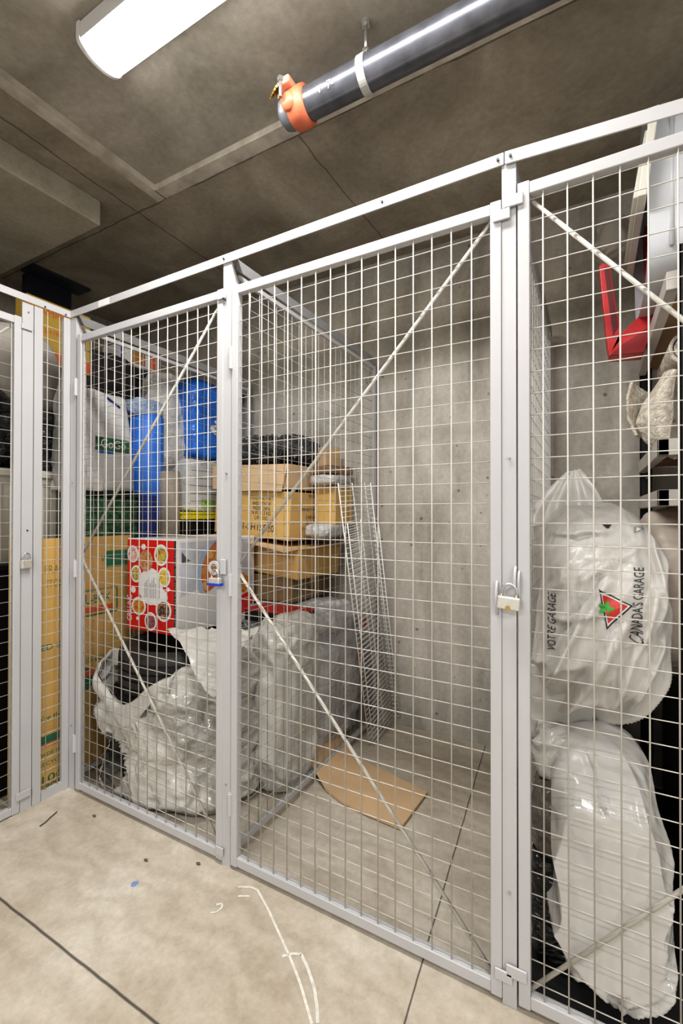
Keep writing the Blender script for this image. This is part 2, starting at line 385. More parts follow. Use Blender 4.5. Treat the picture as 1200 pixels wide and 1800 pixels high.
# chalk marks on the floor
def stroke(pts, w):
    mb = MB(); P = [at(a, b_, z=.0012) for a, b_ in pts]
    for k in range(len(P)-1):
        d = (P[k+1]-P[k]).normalized(); n = Vector((-d.y, d.x, 0))*w
        o = len(mb.v); mb.v += [P[k]+n, P[k]-n, P[k+1]-n, P[k+1]+n]; mb.f.append((o, o+1, o+2, o+3))
    return mb
for nm, lab, P, w in (('chalk_mark', 'long hooked white chalk line on the floor, starting below the middle cage post', [(418, 1559), (440, 1559), (452, 1564), (470, 1596), (490, 1640), (510, 1684), (528, 1730), (548, 1800)], .0035),
                 ('chalk_mark', 'short curved white chalk line on the floor, lower and further right than the hooked one', [(496, 1681), (515, 1676), (529, 1677), (540, 1700), (552, 1735), (557, 1770), (558, 1798)], .004),
                 ('chalk_mark', 'tiny white chalk dash on the floor just under the hooked chalk line end', [(418, 1575), (438, 1575)], .003),
                 ('chalk_mark', 'small round white chalk curl on the floor left of the hooked chalk line', [(370, 1604), (380, 1603), (390, 1595), (390, 1588), (380, 1590)], .003)):
    tag(stroke(P, w).build(nm, CHALK), lab, 'chalk mark', 'chalk marks on the floor')
mb = MB()
for k in range(7):
    p = at(237, 1554, z=.0); a = k*.9
    mb.lathe([(.0, .002), (.004, .0015), (.006, .0005)], 7, Matrix.Translation((p.x+.006*math.cos(a)*(k > 0), p.y+.007*math.sin(a)*(k > 0), 0)), cap=False)
tag(mb.build('paint_spot', simple('faded_blue_paint', (.20, .27, .50), .8, var=.3, vs=200)), 'small blue paint spot on the beige floor', 'paint spot')
mb = MB(); P = [at(a, b_, z=.004) for a, b_ in ((70, 1452), (80, 1445), (88, 1437), (95, 1431), (100, 1427))]
mb.path(P, .0022, 6); tag(mb.build('twig', simple('twig_brown', (.10, .07, .05), .9), smooth=True), 'thin dark twig lying on the floor near the left cage corner', 'twig')
for a, b_, lab in ((165, 1436, 'dark leaf crumb on the floor close to the left cage corner'), (256, 1514, 'dark crumb on the floor above the blue paint spot'), (348, 1520, 'dark crumb on the floor near the middle cage post')):
    p = at(a, b_, z=.0); mb = MB(); mb.prism([p+Vector((-.009, 0, .003)), p+Vector((-.001, -.004, .002)), p+Vector((.010, 0, .001)), p+Vector((.003, .006, .003))], (0, 0, .003))
    tag(mb.build('debris', simple('debris_brown', (.12, .09, .06), .9)), lab, 'debris')

# ------------------------------------------------------------------ ceiling lamp
def lamp(x0, x1, yc, label):
    t = thing('ceiling_light', label, 'ceiling light', ((x0+x1)/2, yc, ZR), 'wraparound ceiling lights')
    W = .068
    def prof(hi, lo, n=14, w=W): return [(w*math.cos(math.pi*k/n), lo-(hi)*math.sin(math.pi*k/n)) for k in range(n+1)]
    MB().prism([Vector((x0, yc-W*.98, ZR-.001)), Vector((x0, yc+W*.98, ZR-.001)), Vector((x0, yc+W*.98, ZR-.055)), Vector((x0, yc-W*.98, ZR-.055))], (x1-x0, 0, 0)).build('housing', HOUS, t, bevel=.004)
    P = prof(.03, ZR-.056, w=W*.93)
    o = MB().prism([Vector((x0+.012, yc+a, z)) for a, z in P], (x1-x0-.024, 0, 0)).build('diffuser', LED, t)
    for xx in (x0-.004, x1-.012):
        P = prof(.034, ZR-.05, w=W*1.04); P = [(P[0][0], ZR-.002)]+P+[(P[-1][0], ZR-.002)]
        MB().prism([Vector((xx, yc+a, z)) for a, z in P], (.016, 0, 0)).build('end_cap', HOUS, t, bevel=.002)
    return t
lamp(-1.335, -.14, -.275, 'long white wraparound ceiling light glowing above the aisle')
lamp(-1.5, -.3, -2.5, 'white wraparound ceiling light added out of view behind the viewer for front light')  # unseen lamp added to light the cage fronts
lamp(.6, 1.8, -1.6, 'white wraparound ceiling light added out of view further along the aisle for extra light')  # unseen lamp added for more light in the aisle

# ------------------------------------------------------------------ sprinkler pipe
t = thing('sprinkler_pipe', 'dark grey steel sprinkler pipe with orange end coupling hanging under the ceiling', 'pipe', (-.86, .07, 2.465))
zc = 2.468; pr = .045
p0 = Vector((-.80, .07, zc)); p1 = Vector((1.6, .07, zc-.0))
MB().tube(p0, p1, pr, 40).build('pipe', PIPE, t, smooth=True); autosmooth(t.children[0])
mb = MB(); MX = Matrix.Translation((-.80, .07, zc)) @ Matrix.Rotation(R(-90), 4, 'Y')
mb.lathe([(.0, .088), (.03, .086), (.043, .076), (.047, .06), (.047, .0)], 32, MX, cap=False); mb.build('end_cap', simple('cap_grey', (.22, .23, .26), .35, .5), t, smooth=True)
mb = MB(); mb.lathe([(.046, -.018), (.056, -.012), (.058, .014), (.056, .04), (.047, .046)], 36, MX, cap=False); mb.build('coupling', ORANGE, t, smooth=True)
mb = MB(); mb.lathe([(.0, .012), (.022, .010), (.026, .0), (.028, -.03)], 24, Matrix.Translation((-.83, .02, zc-.012)) @ Matrix.Rotation(R(105), 4, 'X'), cap=False); mb.build('coupling_boss', ORANGE, t, smooth=True)
mb = MB(); mb.box((-.856, -.004, zc+.028), (-.812, .045, zc+.052)); mb.build('coupling_ear', simple('orange_pale', (.66, .36, .24), .5), t, bevel=.006)
mb = MB(); mb.tube((-.842, -.004, zc+.045), (-.842, -.004, zc-.012), .0055, 10); mb.tube((-.842, -.004, zc+.05), (-.842, -.004, zc+.036), .010, 6); mb.build('bolt', ZINC, t)
mb = MB(); mb.tube((-.875, .04, zc+.03), (-.885, .035, zc+.062), .008, 12); M2 = Matrix.Translation((-.888, .033, zc+.066)) @ Matrix.Rotation(R(55), 4, 'X') @ Matrix.Rotation(R(-25), 4, 'Y')
mb.lathe([(.0, .002), (.026, .002), (.028, -.004)], 24, M2, cap=False)
for k in range(18):
    a = k*math.pi/9; mb.box((.022, -.0022, -.004), (.033, .0022, .0), M2 @ Matrix.Rotation(a, 4, 'Z'))
mb.build('sprinkler_head', BRASS, t)
text('V  7-', .03, simple('pipe_scratch', (.45, .46, .5), .6), t, frame((-.70, .07-pr*.93, zc-.017), (1, 0, 0), (0, -.35, 1)), 'pipe_marking', .0012)
t = thing('pipe_hanger', 'zinc threaded rod with a strap ring holding the dark pipe', 'pipe hanger', (-.585, .07, ZR))
MB().tube((-.585, .07, ZR), (-.585, .07, zc+.06), .0055, 10).build('rod', ZINC, t, smooth=True)
MB().tube((-.585, .07, ZR), (-.585, .07, ZR-.014), .013, 6).build('anchor_nut', ZINC, t)
MB().tube((-.585, .07, zc+.075), (-.585, .07, zc+.056), .011, 6).build('nut', ZINC, t)
mb = MB(); n = 40
for k in range(n):
    a0 = 2*math.pi*k/n; a1 = 2*math.pi*(k+1)/n
    A = [(-.597, .07+r_*math.sin(a), zc+r_*math.cos(a)*(1.0)+(0.012 if math.cos(a) > .9 else 0)) for a in (a0, a1) for r_ in (pr+.001, pr+.004)]
    mb.prism([A[0], A[1], A[3], A[2]], (.024, 0, 0))
mb.build('strap', simple('galvanised_pale', (.62, .62, .60), .35, .4), t)

# dark box under the ceiling, left
t = thing('ceiling_box', 'dark blue-grey metal box hung under the ceiling at the far left', 'box', (-2.93, .42, 2.58))
MB().box((-2.96, .30, 2.47), (-2.90, .56, 2.588)).build('case', simple('box_dark', (.016, .018, .032), .5), t, bevel=.004)
MB().box((-2.93, .28, 2.588), (-2.80, .62, 2.604)).build('mounting_plate', simple('plate_dark', (.03, .032, .045), .5), t)

# ------------------------------------------------------------------ cages
PITCH = .0508
def door(name, label, xa, xb, y0, zb, zt, hinge_left, T=None, wires=None, brace_x=None, brace_mid=.985, group='wire mesh cage doors', stile=.026, rail=.028):
    """a framed wire door standing in the plane y=y0 (front), xa..xb; T places it"""
    T = T or Matrix.Identity(4)
    t = thing(name, label, 'cage door', tuple(T @ Vector(((xa+xb)/2, y0, 0))), group)
    def bd(mb, n, m, **k):
        mb.v = [T @ p for p in mb.v]; return mb.build(n, m, t, **k)
    d = .024
    for n, a, b_ in (('stile', xa, xa+stile), ('stile', xb-stile, xb)):
        bd(MB().box((a, y0, zb), (b_, y0+d, zt)), n, STEEL, bevel=.0018)
    bd(MB().box((xa+stile, y0+.001, zt-rail-.003), (xb-stile, y0+d, zt-.003)), 'top_rail', STEEL, bevel=.0018)
    bd(MB().box((xa+stile, y0+.001, zb+.003), (xb-stile, y0+d, zb+rail+.003)), 'bottom_rail', STEEL, bevel=.0018)
    mb = MB(); x = wires if wires is not None else xa+stile+.03
    while x > xa+stile+.012: x -= PITCH
    x += PITCH if x < xa+stile+.004 else 0
    xs = []
    while x < xb-stile-.004: xs.append(x); x += PITCH
    for x in xs: mb.tube((x, y0+.007, zb+.02), (x, y0+.007, zt-.02), .0018, 6)
    z = zb+rail+.034
    while z < zt-rail-.004:
        mb.tube((xa+stile-.008, y0+.0108, z), (xb-stile+.008, y0+.0105, z), .0013, 6); z += PITCH
    bd(mb, 'wire_mesh', WIRE, smooth=True)
    yb = y0+.019; i0, i1 = xa+stile-.002, xb-stile+.002
    near, far = (i0, i1) if hinge_left else (i1, i0)
    for zz, z2 in ((zt-rail-.006, brace_mid+.02), (zb+rail+.006, brace_mid-.02)):
        bd(MB().tube((far, yb, zz), (near, yb, z2), .0052, 10), 'brace', WIRE, smooth=True)
    return t, bd
def latch_tab(t, bd, x, y, z, w=.05, h=.026, name='latch_plate'):
    bd(MB().box((x, y-.006, z), (x+w, y-.001, z+h)), name, STEEL, bevel=.002)
def hinge(t, x, y, z, h=.07):
    mb = MB(); mb.tube((x, y, z-h/2), (x, y, z+h/2), .0075, 12); mb.tube((x, y, z-h/2-.004), (x, y, z+h/2+.005), .0035, 8)
    mb.build('hinge', STEEL, t, smooth=False)

ZT, ZB = 1.922, .012
d1, bd1 = door('cage_door', 'white framed wire mesh cage door in front of the red carton and bagged tires, blue-banded padlock', -1.903, -1.082, 0, ZB, ZT, True, wires=-1.764)
d2, bd2 = door('cage_door', 'wide white framed wire mesh cage door in front of the floor cardboard and bare wall', -1.043, -.190, 0, ZB, ZT, True, wires=-.8715)
d3, bd3 = door('cage_door', 'white framed wire mesh cage door in front of the printed white tire bag', -.153, .66, 0, ZB+.003, 1.947, False, wires=-.0985)
# P0: the side run of cages, faces +x
TP = Matrix.Translation((-1.955, 0, 0)) @ Matrix.Rotation(R(90), 4, 'Z')       # local x -> +y, local y -> -x
d0, bd0 = door('cage_door', 'white framed wire mesh cage door at the far left edge, small padlock on its stile', -1.07, -.186, 0, ZB-.01, 1.937, True, T=TP, wires=-.27)
# narrow fixed panel of the side run
t = thing('fixed_panel', 'narrow fixed wire mesh panel between the left post and the cage corner', 'mesh panel', (-1.955, -.08, 0))
for a, b_ in ((-.140, -.108), (-.024, .004)): MB().box((-1.975, a, 0), (-1.955, b_, 2.0)).build('stile', STEEL, t, bevel=.0015)
MB().box((-1.974, -.106, .0), (-1.956, -.024, .036)).build('bottom_rail', STEEL, t)
mb = MB()
for y in (-.087, -.039): mb.tube((-1.962, y, .03), (-1.962, y, 2.0), .0018, 6)
z = .06
while z < 1.99: mb.tube((-1.966, -.108, z), (-1.966, -.022, z), .0016, 6); z += PITCH
mb.build('wire_mesh', WIRE, t, smooth=True)

# posts
def post(label, xa, xb, y=.003, deep=.045, zt=2.004, side=1):
    t = thing('cage_post', label, 'post', ((xa+xb)/2, y, 0), 'angle iron cage posts')
    MB().box((xa, y, 0), (xb, y+.004, zt)).build('front_flange', STEEL, t)
    xs = xb-.004 if side > 0 else xa
    MB().prism([(xs, y+.004, 0), (xs, y+deep, 0), (xs, y+deep, zt-.07), (xs, y+.004, zt)], (.004, 0, 0)).build('side_flange', STEEL, t)
    for z in (1.30, .27): MB().tube((xa*.5+xb*.5, y-.005, z), (xa*.5+xb*.5, y, z), .0035, 8).build('bolt', ZINC, t)
    return t
p1 = post('angle iron cage post between the tire bag cage and the nearly empty cage', -1.082, -1.046)
p2 = post('angle iron cage post beside the two right latch plates and big padlock', -.189, -.157)
p0_ = post('angle iron post at the inner corner of the two cage runs', -1.953, -1.915, zt=2.0)
t = thing('cage_post', 'flat faced cage post left of the narrow mesh panel', 'post', (-1.955, -.16, 0), 'angle iron cage posts')
MB().box((-1.962, -.184, 0), (-1.957, -.143, 2.0)).build('front_flange', STEEL, t)
MB().box((-2.0, -.147, 0), (-1.962, -.143, 2.0)).build('side_flange', STEEL, t)
MB().tube((-1.957, -.163, 1.965), (-1.953, -.163, 1.965), .003, 8).build('bolt', ZINC, t)
MB().tube((-1.957, -.163, 1.10), (-1.953, -.163, 1.10), .003, 8).build('bolt', DARKM, t)

# top bars
def bar(label, a, b_, z0, z1, drop=0):
    t = thing('top_bar', label, 'bar', ((a[0]+b_[0])/2, (a[1]+b_[1])/2, z0), 'flat steel bars along the cage tops')
    a = Vector((*a, 0)); b_ = Vector((*b_, 0)); d = (b_-a).normalized(); n = Vector((d.y, -d.x, 0))*.004
    o = MB().prism([a+Vector((0, 0, z0)), b_+Vector((0, 0, z0-drop)), b_+Vector((0, 0, z1-drop)), a+Vector((0, 0, z1))], n).build('flat_bar', STEEL, t, bevel=.0008)
    ledge = MB().prism([a+Vector((0, 0, z1-.003)), b_+Vector((0, 0, z1-.003-drop)), b_+Vector((0, 0, z1-drop)), a+Vector((0, 0, z1))], -n*8); ledge.build('top_lip', STEEL, t)
    return t
tb = bar('long white flat bar on top of the two middle cages, label sticker on it', (-1.953, .002), (-.184, .002), 2.003, 2.032)
for x in (-1.075, -.50, -.197):
    MB().tube((x, -.002, 2.017), (x, -.007, 2.017), .0035, 8).build('screw', DARKM, tb)
for x in (-.80, -1.72):
    MB().box((x-.035, -.0026, 2.0045), (x+.035, -.0021, 2.0305)).build('label_sticker', simple('sticker_white', (.80, .80, .80), .5, var=.02), tb)
    text('·:·', .016, simple('faint_ink', (.55, .53, .57), .6), tb, FY((x, -.0028, 2.016)), 'sticker_print', .0001)
tb = bar('white flat bar on top of the right cage, sloping slightly down', (-.181, .0), (.62, .0), 2.001, 2.031, drop=.055)
MB().tube((-.168, -.004, 2.015), (-.168, -.009, 2.015), .0035, 8).build('screw', DARKM, tb)
tb = bar('white flat bar on top of the left run of cages', (-1.953, -1.2), (-1.953, .0), 2.003, 2.031)
for y in (-.105, -.022): MB().tube((-1.949, y, 2.008), (-1.944, y, 2.008), .003, 8).build('screw', DARKM, tb)

# dividers
def divider(label, x, ya=.05, yb=1.14, wall=1.222):
    t = thing('mesh_divider', label, 'mesh divider', (x, (ya+yb)/2, 0), 'wire mesh dividers between cages')
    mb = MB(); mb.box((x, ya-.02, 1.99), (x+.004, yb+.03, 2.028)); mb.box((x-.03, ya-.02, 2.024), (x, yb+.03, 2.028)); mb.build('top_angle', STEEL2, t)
    MB().box((x-.014, ya, 1.966), (x-.001, yb, 1.982)).build('top_rail', STEEL, t)
    MB().box((x-.014, ya, .03), (x-.001, yb, .05)).build('bottom_rail', STEEL, t)
    mb = MB(); mb.box((x-.004, yb, 0), (x+.0, yb+.035, 2.0)); mb.box((x-.03, yb+.031, 0), (x, yb+.035, 2.0)); mb.build('rear_post', STEEL, t)
    mb = MB(); y = ya+.01
    while y < yb: mb.tube((x-.005, y, .04), (x-.005, y, 1.975), .0015, 5); y += PITCH
    z = .06
    while z < 1.96: mb.tube((x-.009, ya, z), (x-.0085, yb, z), .0012, 5); z += PITCH
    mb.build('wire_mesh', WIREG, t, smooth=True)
    return t
divider('wire mesh divider between the left run and the tire bag cage', -1.953)
divider('wire mesh divider behind the middle post, beside the empty cage', -1.052)
divider('wire mesh divider behind the right padlocked post', -.165)

# latch plates and hinges
latch_tab(d2, bd2, -.209, 0, 1.868, .040, .026)
latch_tab(d2, bd2, -.206, 0, .058, .040, .026)
latch_tab(d3, bd3, -.186, 0, 1.894, .046, .028)
latch_tab(d3, bd3, -.180, 0, .076, .046, .028)
latch_tab(d1, bd1, -1.102, 0, 1.884, .036, .026)
bd1(MB().tube((-1.070, .0, 1.880), (-1.070, -.012, 1.880), .004, 10), 'latch_pin', DARKM)
latch_tab(d1, bd1, -1.105, 0, .030, .034, .028)
latch_tab(d0, bd0, -.19, 0, 1.892, .04, .02)
latch_tab(d0, bd0, -.20, 0, .05, .052, .03)
for z in (1.68, .93, .21): hinge(d2, -1.0445, -.001, z)
for z in (1.70, .935, .20): hinge(d1, -1.9085, -.001, z)

# padlocks
def padlock(label, x, y, z, w, h, band=None, rot=None, grp=None):
    t = thing('padlock', label, 'padlock', (x, y, z), grp)
    M = Matrix.Translation((x, y, z)) @ (rot or Matrix.Identity(4))
    m = MB(); m.box((-w/2, -.008, -h), (w/2, .008, 0), M); m.build('lock_body', LOCK, t, bevel=.003)
    mb = MB(); P = [(-w*.33, 0, 0), (-w*.33, 0, h*.35)]+[(-w*.33*math.cos(a), 0, h*.35+w*.33*math.sin(a)*1.15) for a in [math.pi*k/10 for k in range(1, 10)]]+[(w*.33, 0, h*.35), (w*.33, 0, 0)]
    mb.path([M @ Vector(p) for p in P], .0034, 10); mb.build('shackle', ZINC, t, smooth=True)
    if band == 'blue': MB().box((-w*.62, -.0105, -h*.98), (w*.62, .0105, -h*.66), M).build('blue_band', simple('blue_vinyl', (.02, .05, .50), .35), t, bevel=.002)
    if band == 'brass': MB().tube(M @ Vector((0, -.0085, -h*.86)), M @ Vector((0, -.0095, -h*.86)), .006, 12).build('keyhole_disc', BRASS, t)
    return t
rz = Matrix.Rotation(R(-8), 4, 'Y') @ Matrix.Rotation(R(-4), 4, 'Z')
padlock('silver laminated padlock on the right post between two cage doors', -.1705, -.016, .972, .050, .030, 'brass', Matrix.Rotation(R(4), 4, 'Y'))
padlock('silver padlock with a bright blue band on the middle stile', -1.098, -.016, .953, .046, .026, 'blue')
padlock('small silver padlock hanging on the far left post', -1.943, -.172, .985, .036, .034, None, Matrix.Rotation(R(90), 4, 'Z'))
# hasp loops, built on their doors
def hasp(t, x, y, z, h, a=.011, n=12, name='hasp_loop', ax='x'):
    mb = MB(); P = [(x, y-a*math.sin(math.pi*k/n), z+h/2*math.cos(math.pi*k/n)) for k in range(n+1)]
    mb.path(P, .0035, 8); mb.build(name, STEEL, t, smooth=True)
hasp(d2, -.2, .0, .965, .075, .014); hasp(d3, -.158, .0, 1.005, .07, .016); hasp(d3, -.150, .0, 1.0, .06, .014)
mb = MB(); M2 = Matrix.Translation((-1.107, -.012, .985)) @ Matrix.Rotation(R(90), 4, 'X')
mb.lathe([(.014, -.002), (.024, -.002), (.024, .002), (.014, .002), (.014, -.002)], 24, M2, cap=False); mb.build('hasp_ring', STEEL, d1)
MB().box((-1.083, -.010, .965), (-1.060, -.003, 1.015)).build('hasp_plate', STEEL, d1, bevel=.002)

# ------------------------------------------------------------------ cartons
def carton(name, label, c, half, mat, rz=0, tape=True, cat='box', group=None, roll=0):
    t = thing(name, label, cat, (c[0], c[1], c[2]-half[2]), group)
    M = Matrix.Translation(c) @ Matrix.Rotation(rz, 4, 'Z') @ Matrix.Rotation(R(roll), 4, 'Y'); hx, hy, hz = half
    MB().box((-hx, -hy, -hz), (hx, hy, hz), M).build('carton_body', mat, t, bevel=.004)
    if tape: MB().box((-hx-.0006, -.025, hz-.05), (hx+.0006, .025, hz+.0006), M).build('tape', CARD3, t)
    return t, M

# --- the appliance carton with food pictures
bx0, bx1, by0, by1, bz0, bz1 = -1.913, -1.577, .25, .76, .632, 1.052
t = thing('appliance_box', 'red appliance carton printed with round plates of food, standing behind the bagged tires', 'box', ((bx0+bx1)/2, (by0+by1)/2, bz0))
MB().box((bx0, by0, bz0), (bx1, by1, bz1)).build('carton_body', simple('pale_carton', (.80, .80, .80), .45, var=.03), t, bevel=.003)
MB().box((bx0+.001, by0-.0008, bz0+.001), (bx1-.022, by0, bz1-.004)).build('red_print', RED, t)
MB().box((bx1-.022, by0-.0008, bz0+.001), (bx1-.003, by0, bz1-.004)).build('black_strip', BLACKP, t)
W_, H_ = bx1-bx0, bz1-bz0
def fx(u): return bx0+W_*u
def fz(v): return bz1-.008-(H_-.006)*v
def disc(name, u, v, ru, rv, mat, lvl, parent=t):
    mb = MB(); n = 28
    P = [Vector((fx(u)+W_*ru*math.cos(2*math.pi*k/n), by0-.0009-.0004*lvl, fz(v)+H_*rv*math.sin(2*math.pi*k/n))) for k in range(n)]
    P = [Vector((max(bx0+.002, p.x), p.y, p.z)) for p in P]
    mb.prism(P, (0, .0004, 0)); return mb.build(name, mat, parent)
for k, (u, v, ru, rv) in enumerate(((.48, .50, .24, .20), (.62, .60, .20, .10))): disc('white_patch', u, v, ru, rv, WHITEP, 1+k)
PL = [(.12, .155, .12, .095, 0), (.39, .22, .14, .115, 1), (.69, .15, .135, .115, 2), (.19, .375, .11, .095, 3), (.75, .385, .12, .105, 4), (.25, .73, .145, .10, 5), (.74, .74, .15, .12, 6), (.49, .88, .12, .10, 7)]
for u, v, ru, rv, k in PL:
    pl = disc('plate_photo', u, v, ru, rv, WHITEP if k != 1 else FOODS[1], 3 + (k % 2))
    if k != 1:
        fo = disc('food_photo', u, v, ru*.78, rv*.76, FOODS[k], 5+(k % 2), parent=pl)
for u, v, ru in ((.34, .07, .045), (.13, .555, .05), (.83, .51, .03), (.22, .87, .028)): disc('white_dot', u, v, ru, ru*.72, WHITEP, 2)
mb = MB()
for k in range(9): mb.box((fx(.37+.035*k), by0-.0024, fz(.62)), (fx(.37+.035*k+.012), by0-.0022, fz(.62-.16-.03*(k % 3))))
mb.build('fine_print', GREYINK, t)
text('GRILLING', .05, WHITEP, t, frame((fx(.065), by0-.003, fz(.76)), (0, 0, 1), (-1, 0, 0)), 'printed_text', .0002, .12)
text('AIR FRY BAKE ROAST BROIL REHEAT', .012, GREYINK, t, frame((bx1-.012, by0-.002, (bz0+bz1)/2), (0, 0, 1), (-1, 0, 0)), 'printed_text', .0002, .34)
# right side: pizza photograph over white, red lower corner
def side(name, P, mat, lvl, parent=t):
    return MB().prism([Vector((bx1+.0006*lvl, by0+(by1-by0)*u, bz1-.004-(H_-.008)*v)) for u, v in P], (.0004, 0, 0)).build(name, mat, parent)
side('photo_panel', [(.03, .02), (.97, .02), (.97, .70), (.62, .50), (.18, .56), (.03, .60)], simple('photo_grey_blue', (.58, .61, .68), .4, var=.25, vs=8), 1)
mb = MB(); cu, cv = .66, .40
def arc(r0, r1, a0, a1, mat, lvl, nm):
    P = []
    for k in range(25): a = a0+(a1-a0)*k/24; P.append((cu+r0*math.cos(a)*.9, cv-r0*math.sin(a)*1.0))
    for k in range(25): a = a1+(a0-a1)*k/24; P.append((cu+r1*math.cos(a)*.9, cv-r1*math.sin(a)*1.0))
    P = [(min(.97, max(.03, u)), min(.60, max(.02, v))) for u, v in P]
    return side(nm, P, mat, lvl)
arc(.50, .44, R(75), R(225), simple('plate_rim_blue', (.40, .52, .70), .3), 2, 'plate_photo')
arc(.44, .18, R(75), R(215), FOODS[8], 2, 'pizza_photo')
side('red_corner', [(.72, .99), (.97, .99), (.97, .68), (.80, .72)], RED, 3)
side('tomato_photo', [(.74, .52), (.82, .44), (.90, .50), (.92, .62), (.84, .70), (.76, .66)], FOODS[5], 3)
side('dark_accent', [(.04, .12), (.10, .20), (.14, .22), (.04, .24)], simple('photo_dark', (.10, .10, .11), .4), 3)
# loose flaps of pale board over the carton
# --- stack at the back of the tire bag cage
t, M = carton('brown_carton', 'dark printed brown carton at the bottom of the rear stack, wedged under the open carton', (-1.60, .98, .775), (.25, .19, .068), simple('carton_dark', (.20, .13, .06), .8, var=.25), 0)
text('CT - 0 - C', .045, INKK, t, frame((-1.349, .93, .76), (0, 1, 0), (0, 0, 1)))
t = thing('support_carton', 'plain brown carton under the rear carton stack, mostly behind the silver bag', 'box', (-1.62, .99, .0))
MB().box((-1.93, .80, .0), (-1.66, 1.21, .705)).build('carton_body', CARD, t, bevel=.004)
# open carton
rzz = R(-4); c0 = Vector((-1.565, .985, .932)); hx, hy, hz = .275, .19, .080
t = thing('open_carton', 'sagging brown carton with its flaps folded out, under the printed carton', 'box', (c0.x, c0.y, c0.z-hz))
M = Matrix.Translation(c0) @ Matrix.Rotation(rzz, 4, 'Z') @ Matrix.Rotation(R(5), 4, 'Y')
MB().box((-hx, -hy, -hz), (hx, hy, hz), M).build('carton_body', simple('carton_open', (.58, .37, .14), .75, var=.15, vs=4, spec=.2), t, bevel=.006)
def flap(P, h, mat=CARD3): return MB().prism([M @ Vector(p) for p in P], h).build('flap', mat, t, bevel=.001)
flap([(-hx, -hy, hz), (hx, -hy, hz), (hx-.02, -hy-.09, hz-.015), (-hx+.02, -hy-.09, hz+.02)], (0, 0, .005))
flap([(hx, -hy, hz), (hx, hy, hz), (hx+.075, hy-.03, hz+.028), (hx+.08, -hy+.02, hz+.015)], (0, 0, .005))
# printed carton
t, M = carton('printed_carton', 'yellow-brown carton printed MADE IN CHINA and a long number, in the rear stack', (-1.630, .985, 1.172), (.270, .185, .128), CARD2, R(-2), tape=False, roll=4)
def on(M, p, xd, yd): return frame(M @ Vector(p), M.to_3x3() @ Vector(xd), M.to_3x3() @ Vector(yd))
for k, (s, w, dz) in enumerate((('TOOLS AND PARTS', .17, .085), ('HANDLE WITH CARE', .13, .055), ('MADE IN CHINA', .12, .030), ('N.W. 12.5 KG', .13, .005), ('G.W. 13.8 KG', .09, -.022), ('1-SH15920', .22, -.075))):
    text(s, .030 if k < 5 else .052, INKK, t, on(M, (.075 + (0 if k < 5 else -.02), -.1856, dz), (1, 0, 0), (0, 0, 1)), 'printed_text', .0003, w)
for k, (s, w, dz) in enumerate((('TOOLS', .06, .11), ('PRINTED IN', .17, .035), ('CHINA', .09, -.005), ('15 KG', .10, -.035), ('1-SH1592', .15, -.065))):
    text(s, .026, INKK, t, on(M, (.2706, 0, dz), (0, 1, 0), (0, 0, 1)), 'printed_text', .0003, w)
# plain top carton with hanging flap
t, M = carton('plain_carton', 'plain tan carton on top of the printed carton, below the black bag', (-1.645, .985, 1.372), (.27, .18, .066), CARD3, R(-2), tape=False, roll=2)
MB().prism([M @ Vector(p) for p in ((-.27, -.186, .060), (.27, -.186, .060), (.25, -.205, -.080), (-.25, -.205, -.070))], (0, -.004, 0)).build('flap', CARD3, t, bevel=.001)
t, M = carton('slim_carton', 'small slim tan carton at the right end of the rear stack top', (-1.33, 1.11, 1.49), (.045, .06, .055), CARD3, R(-15), tape=False)
t, M = carton('brown_tray', 'dark brown cardboard tray under the slim tan carton', (-1.30, 1.08, 1.41), (.09, .10, .022), simple('tray_brown', (.22, .13, .08), .8), R(-12), tape=False)
t, M = carton('yellow_carton', 'yellow-brown carton at the right of the rear stack, behind the leaning wire shelves', (-1.275, 1.09, 1.215), (.065, .10, .105), CARD2, R(0), tape=False)
o = blob('white_bundle', FILM3, None, (-1.275, 1.00, 1.075), (.08, .13, .035), amp=.01, freq=9, seed=4)
tag(o, 'crumpled pale plastic bundle between the cartons at the right of the rear stack', 'plastic bundle')
o = blob('grey_pouch', GREYBAG, None, (-1.27, 1.05, 1.352), (.085, .12, .03), amp=.008, freq=9, seed=14)
tag(o, 'flat grey plastic pouch under the brown tray', 'pouch')
# black bag with folds
def bagfn(p, d):
    a = math.atan2(p.y, p.x); r = math.hypot(p.x, p.y)
    k = 1+.13*math.sin(a*21+2*math.sin(a*5))*min(1, r/.12)*(.4+.6*abs(d.z))
    return Vector((p.x, p.y, p.z*k+.012*math.sin(a*31)))
o = blob('black_bag', BLKBAG, None, (-1.60, .99, 1.52), (.25, .17, .072), e1=.75, e2=.7, amp=.020, freq=7, nu=240, nv=60, seed=2, fn=bagfn, zmin=1.437)
o.data.materials[0] = plastic('pleated_black_bag', (.07, .07, .075), .2, 14, 1, .03, 0, stretch=(1, 1, 2.2), var=.3)
tag(o, 'black plastic garbage bag pleated flat on the rear carton stack', 'garbage bag')

